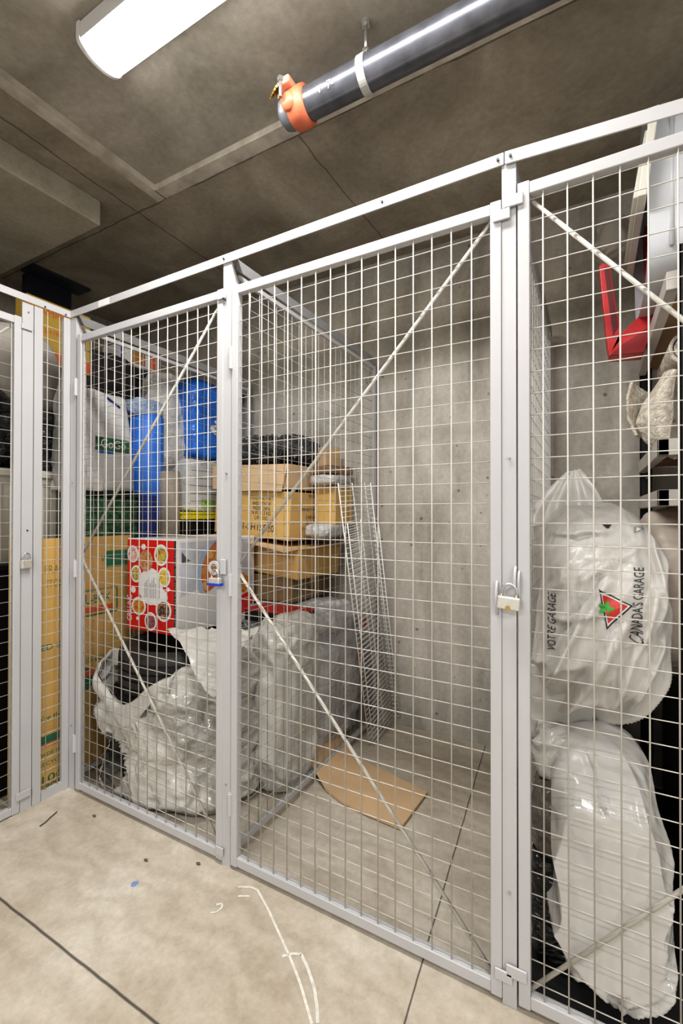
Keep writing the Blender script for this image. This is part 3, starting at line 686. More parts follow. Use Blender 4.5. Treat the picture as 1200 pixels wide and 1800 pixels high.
# ------------------------------------------------------------------ tires
def tire_mesh(mb, M, Ro=.295, W=.195, Ri=.19):
    prof = []; h = W/2
    sw = [(Ri, -h*.62), (Ri+.012, -h*.86), (Ri+.045, -h*.98), (Ro-.045, -h), (Ro-.018, -h*.90), (Ro-.004, -h*.78)]
    prof += sw
    for g in (-.52, -.17, .17, .52):
        prof += [(Ro, h*(g-.045)), (Ro-.009, h*(g-.04)), (Ro-.009, h*(g+.04)), (Ro, h*(g+.045))]
    prof += [(r, -z) for r, z in reversed(sw)]
    prof += [(Ri-.0, h*.3), (Ri, -h*.3), (Ri, -h*.62)]
    n = 72; o = len(mb.v); k = len(prof)
    for i in range(n*2):
        t = math.pi*i/n
        for q, (r, z) in enumerate(prof):
            rr = r-(.004 if (i % 2 and Ro-.02 < r and abs(z) > h*.55) else 0)
            mb.v.append(M @ Vector((rr*math.cos(t), rr*math.sin(t), z)))
    for i in range(n*2):
        j = (i+1) % (n*2)
        for q in range(k-1): mb.f.append((o+i*k+q, o+j*k+q, o+j*k+q+1, o+i*k+q+1))
    return mb
TC = (-1.60, .345)
for k, (z, lab, tilt) in enumerate(((.11, 'black tire lying flat at the bottom, seen through the torn plastic', 0), (.308, 'black tire lying flat in the middle of the bagged stack', 0), (.508, 'black grooved tire lying flat on top in the open plastic bag', 0))):
    t = thing('tire', lab, 'tire', (TC[0], TC[1], z-.1))
    o = tire_mesh(MB(), Matrix.Translation((TC[0]-.01*k, TC[1]-.004*k, z)) @ Matrix.Rotation(R(tilt), 4, 'X'), .278).build('rubber', RUB, t); autosmooth(o, 40)
# the torn bag round them
t = thing('tire_bag', 'torn translucent plastic bag around a flat stack of black tires, mouth open to the front', 'plastic bag', (TC[0], TC[1], 0))
TH0 = R(257)          # direction the mouth opens to
def aang(a, b_): return (a-b_+math.pi) % (2*math.pi)-math.pi
def bagpt(th, v, inner=0):
    dth = aang(th, TH0)
    rim = .655-.235*math.exp(-(dth/1.02)**2) + .02*math.sin(th*5+1)
    z = rim*v
    rx = .322+.075*max(0, math.cos(th)); ry = .308
    e = 2/2.6
    ex = 2.4+1.2*math.exp(-(aang(th, R(225))/.6)**2); r0 = 1/((abs(math.cos(th))/rx)**ex+(abs(math.sin(th))/ry)**ex)**(1/ex)
    seam = -.022*abs(math.sin(math.pi*(z/.2)))**.5*0 - .020*(1-abs(math.sin(math.pi*z/.2)))**2*(1 if .08 < z < .5 else 0)
    r = r0+seam
    if v > .8 and rim > .55: r -= .10*((v-.8)/.2)**1.5
    if v < .08: r -= .05*(1-v/.08)
    p = Vector((TC[0]+r*math.cos(th), TC[1]+r*math.sin(th), z))
    q = Vector((p.x, p.y, p.z*1.0))
    a = .020*ridge(q+Vector((5, 0, 0)), 6)+.013*ridge(q+Vector((0, 9, 0)), 15)+.006*ridge(Vector((q.x, q.y, q.z*2)), 30)-.012
    # diagonal drape folds
    a += .010*math.sin(th*9+z*26+3*noise.noise(q*4))
    n = Vector((math.cos(th), math.sin(th), 0))
    p += n*a*(1 if v < .97 else .6)
    p.y = max(p.y, .034); p.x = max(p.x, -1.925); p.z = max(p.z, .004)
    return p
NU, NV = 180, 70; mb = MB()
for j in range(NV+1):
    for i in range(NU): mb.v.append(bagpt(2*math.pi*i/NU, j/NV))
H1 = (-1.745, .150, .125, .115)      # torn hole centre x,z and radii
for j in range(NV):
    for i in range(NU):
        q = mb.v[j*NU+i]
        if q.y < TC[1]+.02 and q.x < -1.60:
            dx = (q.x-H1[0])/H1[2]; dz = (q.z-H1[1])/H1[3]
            if abs(dx)**1.5+abs(dz)**1.5 < 1+.22*noise.noise(q*14): continue
        i2 = (i+1) % NU; mb.f.append((j*NU+i, j*NU+i2, (j+1)*NU+i2, (j+1)*NU+i))
o = mb.build('bag_film', FILM2, t, smooth=True); sm = o.modifiers.new('t', 'SOLIDIFY'); sm.thickness = .0015
# folded rim
def rimfn(u, v):
    th = TH0-1.9+3.8*u; p = bagpt(th, 1.0); n = Vector((math.cos(th), math.sin(th), 0))
    k = v; w = .085*(.55+.45*math.sin(math.pi*u)) + .012*math.sin(u*25)
    p = p + n*(.022*math.sin(math.pi*k)-.03*(1-k)*0+.006*ridge(p*1.0, 16)) + Vector((0, 0, .014*math.sin(math.pi*min(1, k*1.5))-w*k))
    p.y = max(p.y, .030); p.x = max(p.x, -1.93); return p
o = sheet('folded_rim', FILM, t, rimfn, 140, 14); sm = o.modifiers.new('t', 'SOLIDIFY'); sm.thickness = .003
# loose film pulled up to the right of the tire
def lf(u, v):
    a = at(350, 1208, y=.06).lerp(Vector((-1.17, .06, .50)), u); b_ = at(292, 1112, y=.215).lerp(Vector((-1.16, .30, .70)), u)
    p = a.lerp(b_, v); p.z += .03*math.sin(math.pi*v)+.016*ridge(p+Vector((2, 2, 2)), 9)+.008*ridge(p, 20)
    return p
sheet('loose_film', FILM, t, lf, 60, 24)
# second bagged stack, behind
def stk(p, d):
    z = p.z
    r = 1-.05*(1-abs(math.sin(math.pi*(z+.36)/.19)))**2
    q = Vector((p.x*r, p.y*r, z)); q.x += .012*math.sin(z*38+p.y*20+3*noise.noise(p*5)); return q
o = blob('tire_bag', FILM3, None, (-1.365, .885, .352), (.270, .275, .345), e1=.28, e2=.55, amp=.022, freq=6.5, nu=150, nv=100, seed=6, fn=stk, zmin=.006, box=((-1.64, -1.075), (.60, 1.20), (None, .702)))
tag(o, 'silvery crumpled plastic bag around a tire stack, at the back beside the leaning wire shelves', 'plastic bag')
o = blob('tire_bag', FILM, None, (-1.17, .50, .36), (.085, .17, .35), e1=.35, e2=.6, amp=.024, freq=8, nu=110, nv=90, seed=9, zmin=.006, box=((None, -1.075), (.12, .66), (None, None)))
tag(o, 'cream white bag bulging against the mesh divider, between the torn bag and the silvery bag', 'plastic bag')
for y, z, x in ((1.02, .60, -1.085), (.99, .42, -1.083)):
    pass
o = MB().box((-1.079, 1.055, .56), (-1.074, 1.085, .61)).build('red_tag', simple('red_tag', (.45, .03, .02), .5), None, bevel=.001)
tag(o, 'small red tag on the silvery tire bag beside the wire shelves, the upper one', 'tag')
o = MB().box((-1.079, .99, .40), (-1.074, 1.02, .44)).build('red_tag', simple('red_tag2', (.45, .03, .02), .5), None, bevel=.001)
tag(o, 'small red tag low on the silvery tire bag, the lower one', 'tag')
t = thing('dark_case', 'flat black case edge showing above the white bags behind the middle post', 'case', (-1.30, .62, .70))
MB().box((-1.47, .56, .655), (-1.17, .72, .705)).build('case_body', BLKM, t, bevel=.004); MB().box((-1.471, .559, .705), (-1.17, .72, .712)).build('case_lid', REDM, t, bevel=.002)

# ------------------------------------------------------------------ empty cage: floor cardboard and wire shelves
t = thing('cardboard_sheet', 'flat brown cardboard sheet with one bent flap lying on the cage floor', 'cardboard', (-.8, .6, 0))
P = [at(a, b_, z=.014) for a, b_ in ((622, 1329), (690, 1362), (751, 1392), (727, 1424), (704, 1455), (640, 1428), (600, 1408), (571, 1386))]
MB().prism(P, (0, 0, -.009)).build('sheet', CARD3, t)
A, B_ = P[0], P[-1]
P2 = [B_, A, at(596, 1278, z=.075), at(560, 1299, z=.085), at(543, 1312, z=.085), at(549, 1348, z=.05)]
MB().prism(P2, (0.0, .004, -.005)).build('flap', CARD3, t)
WIRE2 = simple('white_coated_wire', (.80, .80, .79), .35, var=.02)
def shelf_panel(label, dx, dy, top, lip=.034):
    """ventilated wire shelf stood on end and slumped sideways: long rods, cross wires, ladder-like folded lip"""
    B0, B1 = Vector((-.985+dx, .940+dy, .006)), Vector((-.975+dx, 1.195+dy, .05)); T0, T1 = Vector((-1.034+dx, .705+dy, 1.31)), Vector((-1.034+dx, .985+dy, 1.33))
    t = thing('wire_shelf', label, 'wire shelf', ((B0.x+T0.x)/2, 1.0, 0), 'white wire shelves leaning in the cage')
    def pt(w, s_, o=0): s_ = s_*top; return B0.lerp(B1, w).lerp(T0.lerp(T1, w), s_)+Vector((o, 0, 0))
    mb = MB()
    for w in (0, .5, 1): mb.tube(pt(w, 0), pt(w, 1), .0030, 8)
    mb.build('long_rods', WIRE2, t, smooth=True)
    mb = MB(); n = int(1.33*top/.0254)
    for i in range(n+1): q = i/n*.985+.006; mb.tube(pt(0, q, .003), pt(1, q, .003), .0013, 5)
    mb.build('cross_wires', WIRE2, t, smooth=True)
    mb = MB(); mb.tube(pt(1, 0, lip), pt(1, 1, lip), .0030, 8)
    for i in range(n+1): q = i/n*.985+.006; mb.tube(pt(1, q, 0), pt(1, q, lip), .0015, 5)
    mb.build('folded_lip', WIRE2, t, smooth=True)
    return t
shelf_panel('white wire shelf stood on end against the mesh divider, the taller one', 0, 0, 1)
shelf_panel('white wire shelf stood on end against the mesh divider, the shorter one', .018, .012, .86, .030)

# ------------------------------------------------------------------ right cage
# bagged tires, each one upright
def tirebag(p, d): return p
def upright(name, label, c, R_, w, axis_deg, tilt, mat, seed, amp=.01, freq=5, fn=None, e1=.55, foldamp=.026, zmin=.004, creases=()):
    """tire standing on its tread inside a bag; local x = axle"""
    M = Matrix.Rotation(R(axis_deg), 3, 'Z') @ Matrix.Rotation(R(tilt), 3, 'Y')
    c = Vector(c); t = thing(name, label, 'plastic bag', (c.x, c.y, 0 if c.z < .5 else c.z-R_))
    mb = MB(); off = Vector((seed*3.1, seed, seed*2.2)); nu, nv = 260, 150
    for j in range(nv+1):
        ph = -math.pi/2+math.pi*j/nv                 # along the axle
        for i in range(nu):
            th = 2*math.pi*i/nu
            cr = abs(math.cos(ph))**.42; sx = spow(math.sin(ph), .62)
            rr = R_*cr
            p = Vector((w*sx, rr*math.cos(th), rr*math.sin(th)))
            n = Vector((math.sin(ph), math.cos(ph)*math.cos(th), math.cos(ph)*math.sin(th)))
            q = p+off
            a = amp*(ridge(q, freq)+.4*ridge(q, freq*2.6)-.7)
            # long drapes running down and to the left
            g = q.y*.8+q.z*.45+q.x*.6
            g = p.x*.93-p.z*.36+p.y*.25; fz_ = abs(math.sin(g*31+2.2*noise.noise(q*3.2)+.8*noise.noise(q*8)))
            a += foldamp*(1-fz_)**1.6*(.45+.55*max(0, min(1, .45-p.z*2)))*(.4+.9*max(0, noise.noise(q*4+Vector((9, 9, 9)))+.35))
            a += foldamp*.35*ridge(Vector((q.x*9, q.y*3, q.z*3)), 1)
            p = p+n*a
            if fn: p = fn(p, n)
            wpt = c+M @ p
            if n.y < .5:
                for (A, B2, cw, chh) in creases:
                    dx, dz = B2[0]-A[0], B2[1]-A[1]; L2 = dx*dx+dz*dz
                    tt = ((wpt.x-A[0])*dx+(wpt.z-A[1])*dz)/L2; tc_ = max(0, min(1, tt))
                    wob = .008*noise.noise(Vector((tt*3, A[0]*30, 0)))
                    ds = ((wpt.x-A[0])*dz-(wpt.z-A[1])*dx)/math.sqrt(L2)+wob
                    e_ = abs(tt-tc_)*math.sqrt(L2)
                    prof_ = math.exp(-(ds/cw)**2)-.55*math.exp(-((ds-1.9*cw)/(cw*1.1))**2)
                    wpt.y -= 1.5*chh*prof_*math.exp(-(e_/.02)**2)*(.35+.65*math.sin(math.pi*(.15+.7*tc_)))
            if wpt.z < zmin: wpt.z = zmin
            if wpt.y < .036: wpt.y = .036+.1*(wpt.y-.036)*0
            if wpt.x < -.150: wpt.x = -.150
            mb.v.append(wpt)
    for j in range(nv):
        for i in range(nu): i2 = (i+1) % nu; mb.f.append((j*nu+i, j*nu+i2, (j+1)*nu+i2, (j+1)*nu+i))
    o = mb.build('bag_film', mat, t, smooth=True)
    return t, o
def loose(p, n):
    # the film hangs a little fuller at the lower left and is pulled up to a neck at the top
    k = max(0, min(1, (-.02-p.z)/.16)); k = k*k*(3-2*k); p = Vector((p.x*(1+.12*k), p.y*(1+.06*k), p.z))
    p += n*.006*k*math.sin(p.x*38+p.y*22+4*noise.noise(p*6))
    return p
def cr(l, y): return [((lambda v: (v.x, v.z))(at(a, b_, y=y)), (lambda v: (v.x, v.z))(at(c_, d_, y=y)), w, h) for a, b_, c_, d_, w, h in l]
t, film = upright('tire_bag', 'big white printed tire bag with red triangle and green leaf, standing on the lower bag', (-.004, .45, .893), .300, .135, 10, 3, FILMW, 3, amp=.010, freq=4, fn=loose, creases=cr([(1062, 1015, 955, 1180, .011, .022), (980, 938, 1065, 930, .008, .014), (1120, 955, 1030, 1005, .009, .014), (1088, 1085, 985, 1262, .012, .024), (1152, 1030, 1062, 1240, .011, .022), (1012, 1095, 935, 1235, .010, .020), (1168, 1110, 1105, 1240, .009, .016), (990, 1075, 1050, 1060, .007, .012), (1140, 900, 1160, 1030, .007, .014), (1000, 985, 960, 1060, .008, .012)], .3))
# lettering printed on the film
lk = Vector((-.05, 1, -.02))
def printed(body, size, mat, pc, width, ydir, xdir, nm='printed_text'):
    o = text(body, size, mat, t, frame(pc, xdir, ydir), nm, 0, width)
    bm = bmesh.new(); bm.from_mesh(o.data)
    bmesh.ops.subdivide_edges(bm, edges=[e for e in bm.edges if e.calc_length() > .012], cuts=2, use_grid_fill=True); bmesh.ops.triangulate(bm, faces=bm.faces)
    bm.to_mesh(o.data); bm.free()
    return project(o, film, lk, .0022)
INKF = simple('film_ink', (.05, .05, .055), .5)
printed("CANADA'S GARAGE", .034, INKF, at(1109, 1050, y=.3), .178, (-1, 0, .06), (.06, 0, 1))
printed("VOTRE GARAGE", .030, INKF, at(971, 1082, y=.3), .15, (-1, 0, 0), (0, 0, 1))
def tri(P, mat, nm, off, n=14):
    mb = MB(); A, B_, C = [at(a, b_, y=.3) for a, b_ in P]; idx = {}
    for i in range(n+1):
        for j in range(n+1-i): idx[(i, j)] = len(mb.v); mb.v.append(A+(B_-A)*(i/n)+(C-A)*(j/n))
    for i in range(n):
        for j in range(n-i):
            mb.f.append((idx[(i, j)], idx[(i+1, j)], idx[(i, j+1)]))
            if j < n-i-1: mb.f.append((idx[(i+1, j)], idx[(i+1, j+1)], idx[(i, j+1)]))
    return project(mb.build(nm, mat, t), film, lk, off)
tri(((1045, 1023), (1099, 1050), (1058, 1087)), BLACKP, 'logo_outline', .0020)
tri(((1047.5, 1027), (1095, 1050), (1059, 1082)), WHITEP, 'logo_border', .0026)
tri(((1050, 1031), (1091, 1050), (1060, 1077)), simple('logo_red', (.62, .05, .04), .4), 'red_triangle', .0032)
mb = MB(); cc = at(1056, 1053, y=.3); n = 22; P = []
for k in range(n):
    a = 2*math.pi*k/n; r = .0135*(1+.38*math.cos(a*5)) ; P.append(cc+Vector((r*math.cos(a), 0, r*math.sin(a))))
mb.v = [cc]+P; mb.f = [(0, 1+k, 1+(k+1) % n) for k in range(n)]
project(mb.build('green_leaf', simple('leaf_green', (.05, .42, .06), .5), t), film, lk, .0042)
printed('△ 4', .020, GREYINK, at(1121, 930, y=.3), .03, (-.3, 0, 1), (1, 0, .3), 'recycling_mark')
tri(((1112, 936), (1129, 930), (1118, 924)), GREYINK, 'recycling_mark', .0020, 4)
tri(((1115, 934), (1126, 930), (1118.5, 926.5)), WHITEP, 'recycling_mark', .0026, 4)
mb = MB(); cc = at(1065, 924, y=.3)
mb.v = [cc]+[cc+Vector((.009*(1+.4*math.sin(3*a))*math.cos(a), 0, .007*math.sin(a))) for a in [2*math.pi*k/12 for k in range(12)]]; mb.f = [(0, 1+k, 1+(k+1) % 12) for k in range(12)]
project(mb.build('tear_hole', simple('hole_dark', (.03, .02, .02), .9), t), film, lk, .0025)
# tied neck at the upper left
def neck(u, v):
    a = at(905, 935, y=.50).lerp(at(1062, 905, y=.44), u); b_ = at(960, 860, y=.56).lerp(at(1052, 850, y=.55), u)
    tip = at(1008, 820, y=.56)
    p = a.lerp(b_, v); p = p.lerp(tip, max(0, v-.45)/.55*.75)
    p.y -= .03*math.sin(math.pi*v)*math.sin(math.pi*u)+.012*math.sin(u*22+v*4)*(1-v*.4)
    p.z += .006*ridge(p, 18); return p
o = sheet('bag_neck', FILM, t, neck, 60, 30); sm = o.modifiers.new('t', 'SOLIDIFY'); sm.thickness = .002
t2, f2 = upright('tire_bag', 'white bagged tire behind the printed bag, pressed to the left divider', (-.064, .93, .84), .275, .080, 4, 0, FILM, 12, amp=.012, freq=5)
t3, f3 = upright('tire_bag', 'beige bagged tire showing at the right behind the printed bag', (.232, .78, .912), .268, .088, 4, 0, plastic('beige_film', (.55, .48, .42), .35, 6, .5, .012), 15, amp=.010, freq=5)
# hanging hem of the printed bag, lower left
def hem(u, v):
    a = at(928, 1165, y=.27).lerp(at(1062, 1200, y=.25), u); b_ = at(930, 1292, y=.30).lerp(at(1040, 1268, y=.30), u)
    p = a.lerp(b_, v); p.z -= .03*math.sin(math.pi*u)*v; p.y -= .022*math.sin(math.pi*min(1, v*1.2))*math.sin(math.pi*u)+.006*ridge(p, 14); return p
o = sheet('bag_hem', FILM, t, hem, 46, 30); sm = o.modifiers.new('t', 'SOLIDIFY'); sm.thickness = .002
# lower bag
tL, fL = upright('tire_bag', 'glossy white plastic bag with an upright tire, resting on the floor in the right cage', (.020, .265, .300), .295, .112, 4, -3.5, plastic('glossy_white_film', (.56, .55, .53), .15, 6, .8, .020, .12, stretch=(1, 1, .6), var=.1), 21, amp=.008, freq=4.5, creases=cr([(1040, 1325, 1085, 1420, .006, .012), (1086, 1420, 1096, 1610, .006, .012), (985, 1590, 1100, 1735, .009, .018), (1010, 1560, 1120, 1660, .008, .014), (1180, 1590, 1090, 1660, .008, .018), (1190, 1650, 1090, 1700, .007, .016), (1170, 1690, 1080, 1725, .007, .014), (1130, 1400, 1160, 1560, .007, .012), (1100, 1560, 1180, 1530, .006, .010)], .15))
def tail(u, v):
    a = at(1015, 1672, y=.13).lerp(at(1190, 1700, y=.16), u); b_ = at(1078, 1772, y=.075).lerp(at(1188, 1738, y=.11), u)
    p = a.lerp(b_, v); p.z = max(.006, p.z); p.y -= .012*math.sin(math.pi*v)+.006*math.sin(u*16); p.y = max(p.y, .04); return p
o = sheet('bag_tail', FILM, tL, tail, 36, 20); sm = o.modifiers.new('t', 'SOLIDIFY'); sm.thickness = .002
for k, (cx, cy, cz, s) in enumerate(((.03, .86, .35, 30), (.30, .74, .36, 33))):
    pass
t = thing('dark_gap_box', 'black box added to stand for the dark space right of the bagged tires', 'bin', (.42, .70, 0))
MB().box((.25, .36, .006), (.64, 1.15, .60)).build('bin_body', BLKM, t, bevel=.02); MB().box((.245, .35, .60), (.65, 1.16, .64)).build('dark_gap_lid', BLKM, t, bevel=.01)  # black box put in to darken the space beside the bags
t = thing('rubber_mat', 'black rubber mat covering the floor of the right cage', 'mat', (.25, .6, 0))
MB().box((-.148, .035, .001), (.66, 1.20, .006)).build('mat', simple('mat_rubber', (.02, .02, .021), .7), t)
t = thing('tire', 'bare black tire standing upright in the dark behind the black bag', 'tire', (-.02, .72, 0))
tire_mesh(MB(), Matrix.Translation((-.02, .90, .302)) @ Matrix.Rotation(R(90), 4, 'Y'), .30, .19).build('rubber', RUB, t)
o = blob('black_bag', BLKBAG, None, (-.085, .25, .16), (.060, .12, .155), amp=.018, freq=9, seed=23, zmin=.004, box=((-.15, None), (.04, None), (None, None)))
tag(o, 'crumpled black plastic bag on the floor left of the glossy white bag', 'garbage bag')
o = blob('dark_film_bag', plastic('smoky_film', (.16, .14, .125), .2, 10, 1, .02, 0, var=.4), None, (-.095, .21, .375), (.045, .085, .085), amp=.018, freq=10, seed=27, box=((-.15, None), (.04, None), (None, None)))
tag(o, 'small smoky grey plastic bag on top of the crumpled black bag', 'plastic bag')
o = blob('clear_film_bag', FILM2, None, (-.095, .30, .50), (.05, .12, .075), amp=.018, freq=9, seed=31, box=((-.15, None), (.04, None), (None, None)))
tag(o, 'clear plastic bag squeezed between the printed bag and the smoky bag', 'plastic bag')

# storage rack at the right
t = thing('storage_rack', 'black metal storage rack with wooden boards along the right side', 'rack', (.4, .85, 0))
for x, y in ((.18, 1.17), (.198, .30)):
    mb = MB(); mb.box((x, y, 0), (x+.042, y+.003, 1.86)); mb.box((x, y, 0), (x+.003, y+.035, 1.86)); o = mb.build('rack_post', BLKM, t)
    mb = MB()
    z = .2
    while z < 1.8: mb.tube((x+.022, y-.0004, z), (x+.022, y-.001, z), .0035, 8); z += .16 if y > 1 else .055
    mb.build('post_holes', simple('hole_pale', (.55, .55, .53), .6), o)
for z, nm in ((1.80, 'board'), (1.385, 'board'), (1.235, 'board')):
    y_f = .50 if z != 1.80 else .32
    MB().box((.20, y_f+.02, z-.016), (.66, 1.205, z)).build('board', WOOD, t)
    MB().box((.172, y_f, z-.045), (.20, 1.166, z+.004)).build('side_beam', LAMW if z > 1.2 else BLKM, t, bevel=.002)
    MB().box((.172 if z != 1.8 else .245, y_f, z-.045), (.66, y_f+.02, z+.004)).build('front_beam', LAMW, t, bevel=.002)
# red bracket
t = thing('red_bracket', 'red U-shaped metal bracket sticking out left of the top rack board', 'bracket', (.10, .80, 1.76))
def plate(P, dy, nm='plate', y=.74): MB().prism([Vector((a, y, b_)) for a, b_ in P], (0, dy, 0)).build(nm, REDM, t, bevel=.002)
y_ = .74
q = lambda a, b_: (lambda v: (v.x, v.z))(at(a, b_, y=y_))
plate([q(1053, 468), q(1060, 462), q(1072, 467), q(1092, 596), q(1070, 625), q(1065, 590)], .085, 'left_arm')
plate([q(1070, 625), q(1085, 592), q(1133, 546), q(1158, 530), q(1152, 566), q(1130, 620)], .085, 'base_bar')
plate([q(1133, 395), q(1140, 400), q(1147, 470), q(1160, 535), q(1148, 560), q(1134, 546), q(1136, 470)], .085, 'right_arm')
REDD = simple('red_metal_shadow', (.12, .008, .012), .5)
MB().prism([Vector((a, y_-.0015, b_)) for a, b_ in (q(1061, 470), q(1070, 469), q(1086, 575), q(1077, 590))], (0, .0015, 0)).build('channel_shade', REDD, t)  # thin dark plate paints the shade inside the left arm
MB().prism([Vector((a, y_-.0015, b_)) for a, b_ in (q(1072, 624), q(1096, 604), q(1150, 568), q(1130, 619))], (0, .0015, 0)).build('underside_shade', simple('red_metal_shade', (.27, .015, .02), .45), t)  # darker red plate paints the shade under the base bar

# storage tub on its side with lid
t = thing('storage_tub', 'milky plastic storage tub on its side, cream lid, top of the right rack', 'storage tub', (.4, .62, 1.83))
mb = MB()
n = 30
y0_ = .66
def tubsec(x, s, dz=0): return [Vector((x, y0_+.235*s*spow(math.cos(a), .45), 2.125+.285*s*spow(math.sin(a), .45))) for a in [2*math.pi*k/n for k in range(n)]]
secs = [tubsec(.142, .97), tubsec(.185, .965), tubsec(.24, .95), tubsec(.34, .93), tubsec(.52, .89), tubsec(.60, .84)]
o0 = 0
for s_ in secs: mb.v += s_
for k in range(len(secs)-1):
    for i in range(n): j = (i+1) % n; mb.f.append((k*n+i, k*n+j, (k+1)*n+j, (k+1)*n+i))
mb.f.append(tuple(range((len(secs)-1)*n, len(secs)*n)))
o = mb.build('tub_body', TUBW, t); autosmooth(o, 50)
mb = MB()
for k in range(5): mb.tube((.20+.07*k, .440, 1.93), (.20+.07*k, .440, 2.33), .007, 8)
mb.build('ribs', TUBW, t, smooth=True)
def lidp(x0, x1, ya, yb, zb, zt_, nm):
    P = [Vector((x0+(x1-x0)*f, ya+(yb-ya)*g, zb+(zt_-zb)*f)) for f, g in ((.0, .12), (.06, 0), (.86, 0), (.97, .10), (1, .3), (1, .7), (.97, .9), (.86, 1), (.06, 1), (0, .88))]
    MB().prism(P, (.022, 0, 0)).build(nm, CREAM, t, bevel=.003)
lidp(.112, .150, .385, .90, 2.045, 2.345, 'lid'); lidp(.104, .142, .44, .85, 2.08, 2.315, 'lid_panel')
# plush rag behind the tub
o = blob('grey_cloth', SACK2, None, (.075, .98, 2.26), (.055, .09, .07), amp=.02, freq=12, seed=41)
tag(o, 'crumpled grey-green cloth tucked behind the cream lid near the ceiling', 'cloth')
# shaggy rug: rolled end and hanging flap
t = thing('shag_rug', 'cream shaggy rug, rolled at the top and drooping between the rack boards', 'rug', (.2, .7, 1.45))
rc = at(1190, 613, y=.62)
mb = MB(); P = []
N = 70
for k in range(N+1):
    a = R(-60)-k/N*2*math.pi*1.9; r = .050-.030*k/N
    P.append((rc.x+.014+r*math.cos(a)*.85, rc.z+r*math.sin(a)*1.05))
def spiral(u, v):
    f = u*N; i = min(N-1, int(f)); w = f-i
    return Vector((P[i][0]*(1-w)+P[i+1][0]*w, .60+.30*v+.004*noise.noise(Vector((u*30, v*9, 0))), P[i][1]*(1-w)+P[i+1][1]*w+.0015*noise.noise(Vector((u*60, v*30, 0)))))
o = sheet('rolled_end', RUG, t, spiral, 160, 24); sm = o.modifiers.new('t', 'SOLIDIFY'); sm.thickness = .010
def rugf(u, v):
    L_ = [(1166, 655), (1150, 680), (1127, 712), (1116, 745), (1130, 775), (1150, 792), (1180, 806)]
    R_ = [(1190, 650), (1186, 672), (1183, 700), (1184, 730), (1178, 760), (1176, 785), (1184, 808)]
    f = v*6; i = min(5, int(f)); w = f-i
    a = at(L_[i][0]*(1-w)+L_[i+1][0]*w, L_[i][1]*(1-w)+L_[i+1][1]*w, y=.66)
    b_ = at(R_[i][0]*(1-w)+R_[i+1][0]*w, R_[i][1]*(1-w)+R_[i+1][1]*w, y=.60)
    p = a.lerp(b_, u); p.y -= .05*math.sin(math.pi*u)*math.sin(math.pi*min(1, v+.15)); p.y += .004*noise.noise(p*60)
    return p
o = sheet('hanging_flap', RUG, t, rugf, 40, 70); sm = o.modifiers.new('t', 'SOLIDIFY'); sm.thickness = .010
def rugl(u, v):
    A_ = [(1112, 672), (1104, 700), (1106, 735), (1120, 765)]; B2 = [(1118, 678), (1140, 690), (1130, 740), (1134, 770)]
    f = v*3; i = min(2, int(f)); w = f-i
    a = at(A_[i][0]*(1-w)+A_[i+1][0]*w, A_[i][1]*(1-w)+A_[i+1][1]*w, y=.64); b_ = at(B2[i][0]*(1-w)+B2[i+1][0]*w, B2[i][1]*(1-w)+B2[i+1][1]*w, y=.75)
    p = a.lerp(b_, u); p.z += .004*noise.noise(p*60); return p
o = sheet('turned_edge', RUG, t, rugl, 24, 40); sm = o.modifiers.new('t', 'SOLIDIFY'); sm.thickness = .008

# ------------------------------------------------------------------ left run of cages (x < -1.955)
XL = -2.0
for k in range(5):
    t = thing('flattened_box', ('brown flattened moving box with green and red print standing against the divider' if k == 0 else
              'plain edge of a flattened brown box, %s behind the green printed one' % ('first', 'second', 'third', 'last')[k-1]), 'cardboard', (XL-.017*k, .07, 0))
    x = XL-.018*k; y0 = -.205+.012*k; zt = 1.062-.006*k
    MB().box((x-.006, y0, .02), (x, .335, zt)).build('board', CARD2 if k == 0 else CARD, t, bevel=.001)
    if k == 0:
        pr_ = t
        g = x+.0004
        def T_(s, y, z, w, h, m=INKG, rot=None): return text(s, h, m, t, FX((g, y, z)), 'printed_text', .0003, w)
        T_('FRAGILE', -.01, .93, .13, .05, simple('olive_ink', (.30, .24, .05), .7)); T_('STORE IT', -.01, .87, .12, .045, simple('olive_ink2', (.30, .24, .05), .7))
        T_('WE PACK', .24, .955, .13, .05); T_('NEED BOXES', -.02, .605, .24, .034); T_("We're the movers", -.01, .31, .23, .034); T_('NEED BOXES', .15, .50, .20, .03)
        T_('MADE FROM', -.03, .16, .13, .022); T_('RECYCLED', -.03, .12, .13, .022); T_('100%', -.02, .055, .13, .045); T_('BOARD', -.01, .022, .11, .03)
        def rr(y0, y1, z0, z1, m, w=.006, nm='print_frame'):
            mb = MB()
            for a, b_ in (((y0, z0), (y1, z0+w)), ((y0, z1-w), (y1, z1)), ((y0, z0), (y0+w, z1)), ((y1-w, z0), (y1, z1))): mb.box((x, a[0], a[1]), (x+.0007, b_[0], b_[1]))
            mb.build(nm, m, t)
        rr(.015, .26, .70, .82, INKG, .007)
        MB().box((x, .022, .716), (x+.0006, .235, .742)).build('print_stripe', INKR, t)
        MB().box((x, .04, .752), (x+.0006, .07, .80)).build('print_patch', INKG, t)
        text('U-BOX', .06, INKG, t, FX((x+.0009, .16, .775)), 'printed_text', .0003, .12)
        MB().box((x, .20, .915), (x+.0006, .32, .992)).build('print_patch', INKG, t)
        MB().box((x, -.17, .205), (x+.0006, .10, .238)).build('print_stripe', INKG, t); MB().box((x, -.17, .192), (x+.0006, .10, .203)).build('print_stripe', INKR, t)
        mb = MB(); mb.lathe([(.0, .0), (.055, .0), (.055, .0007), (.0, .0007)], 24, frame((x, .09, .42), (0, 1, 0), (0, 0, 1)), cap=False); mb.build('print_dot', INKG, t)
        MB().box((x, .10, .43), (x+.0009, .30, .46)).build('print_stripe', INKR, t)
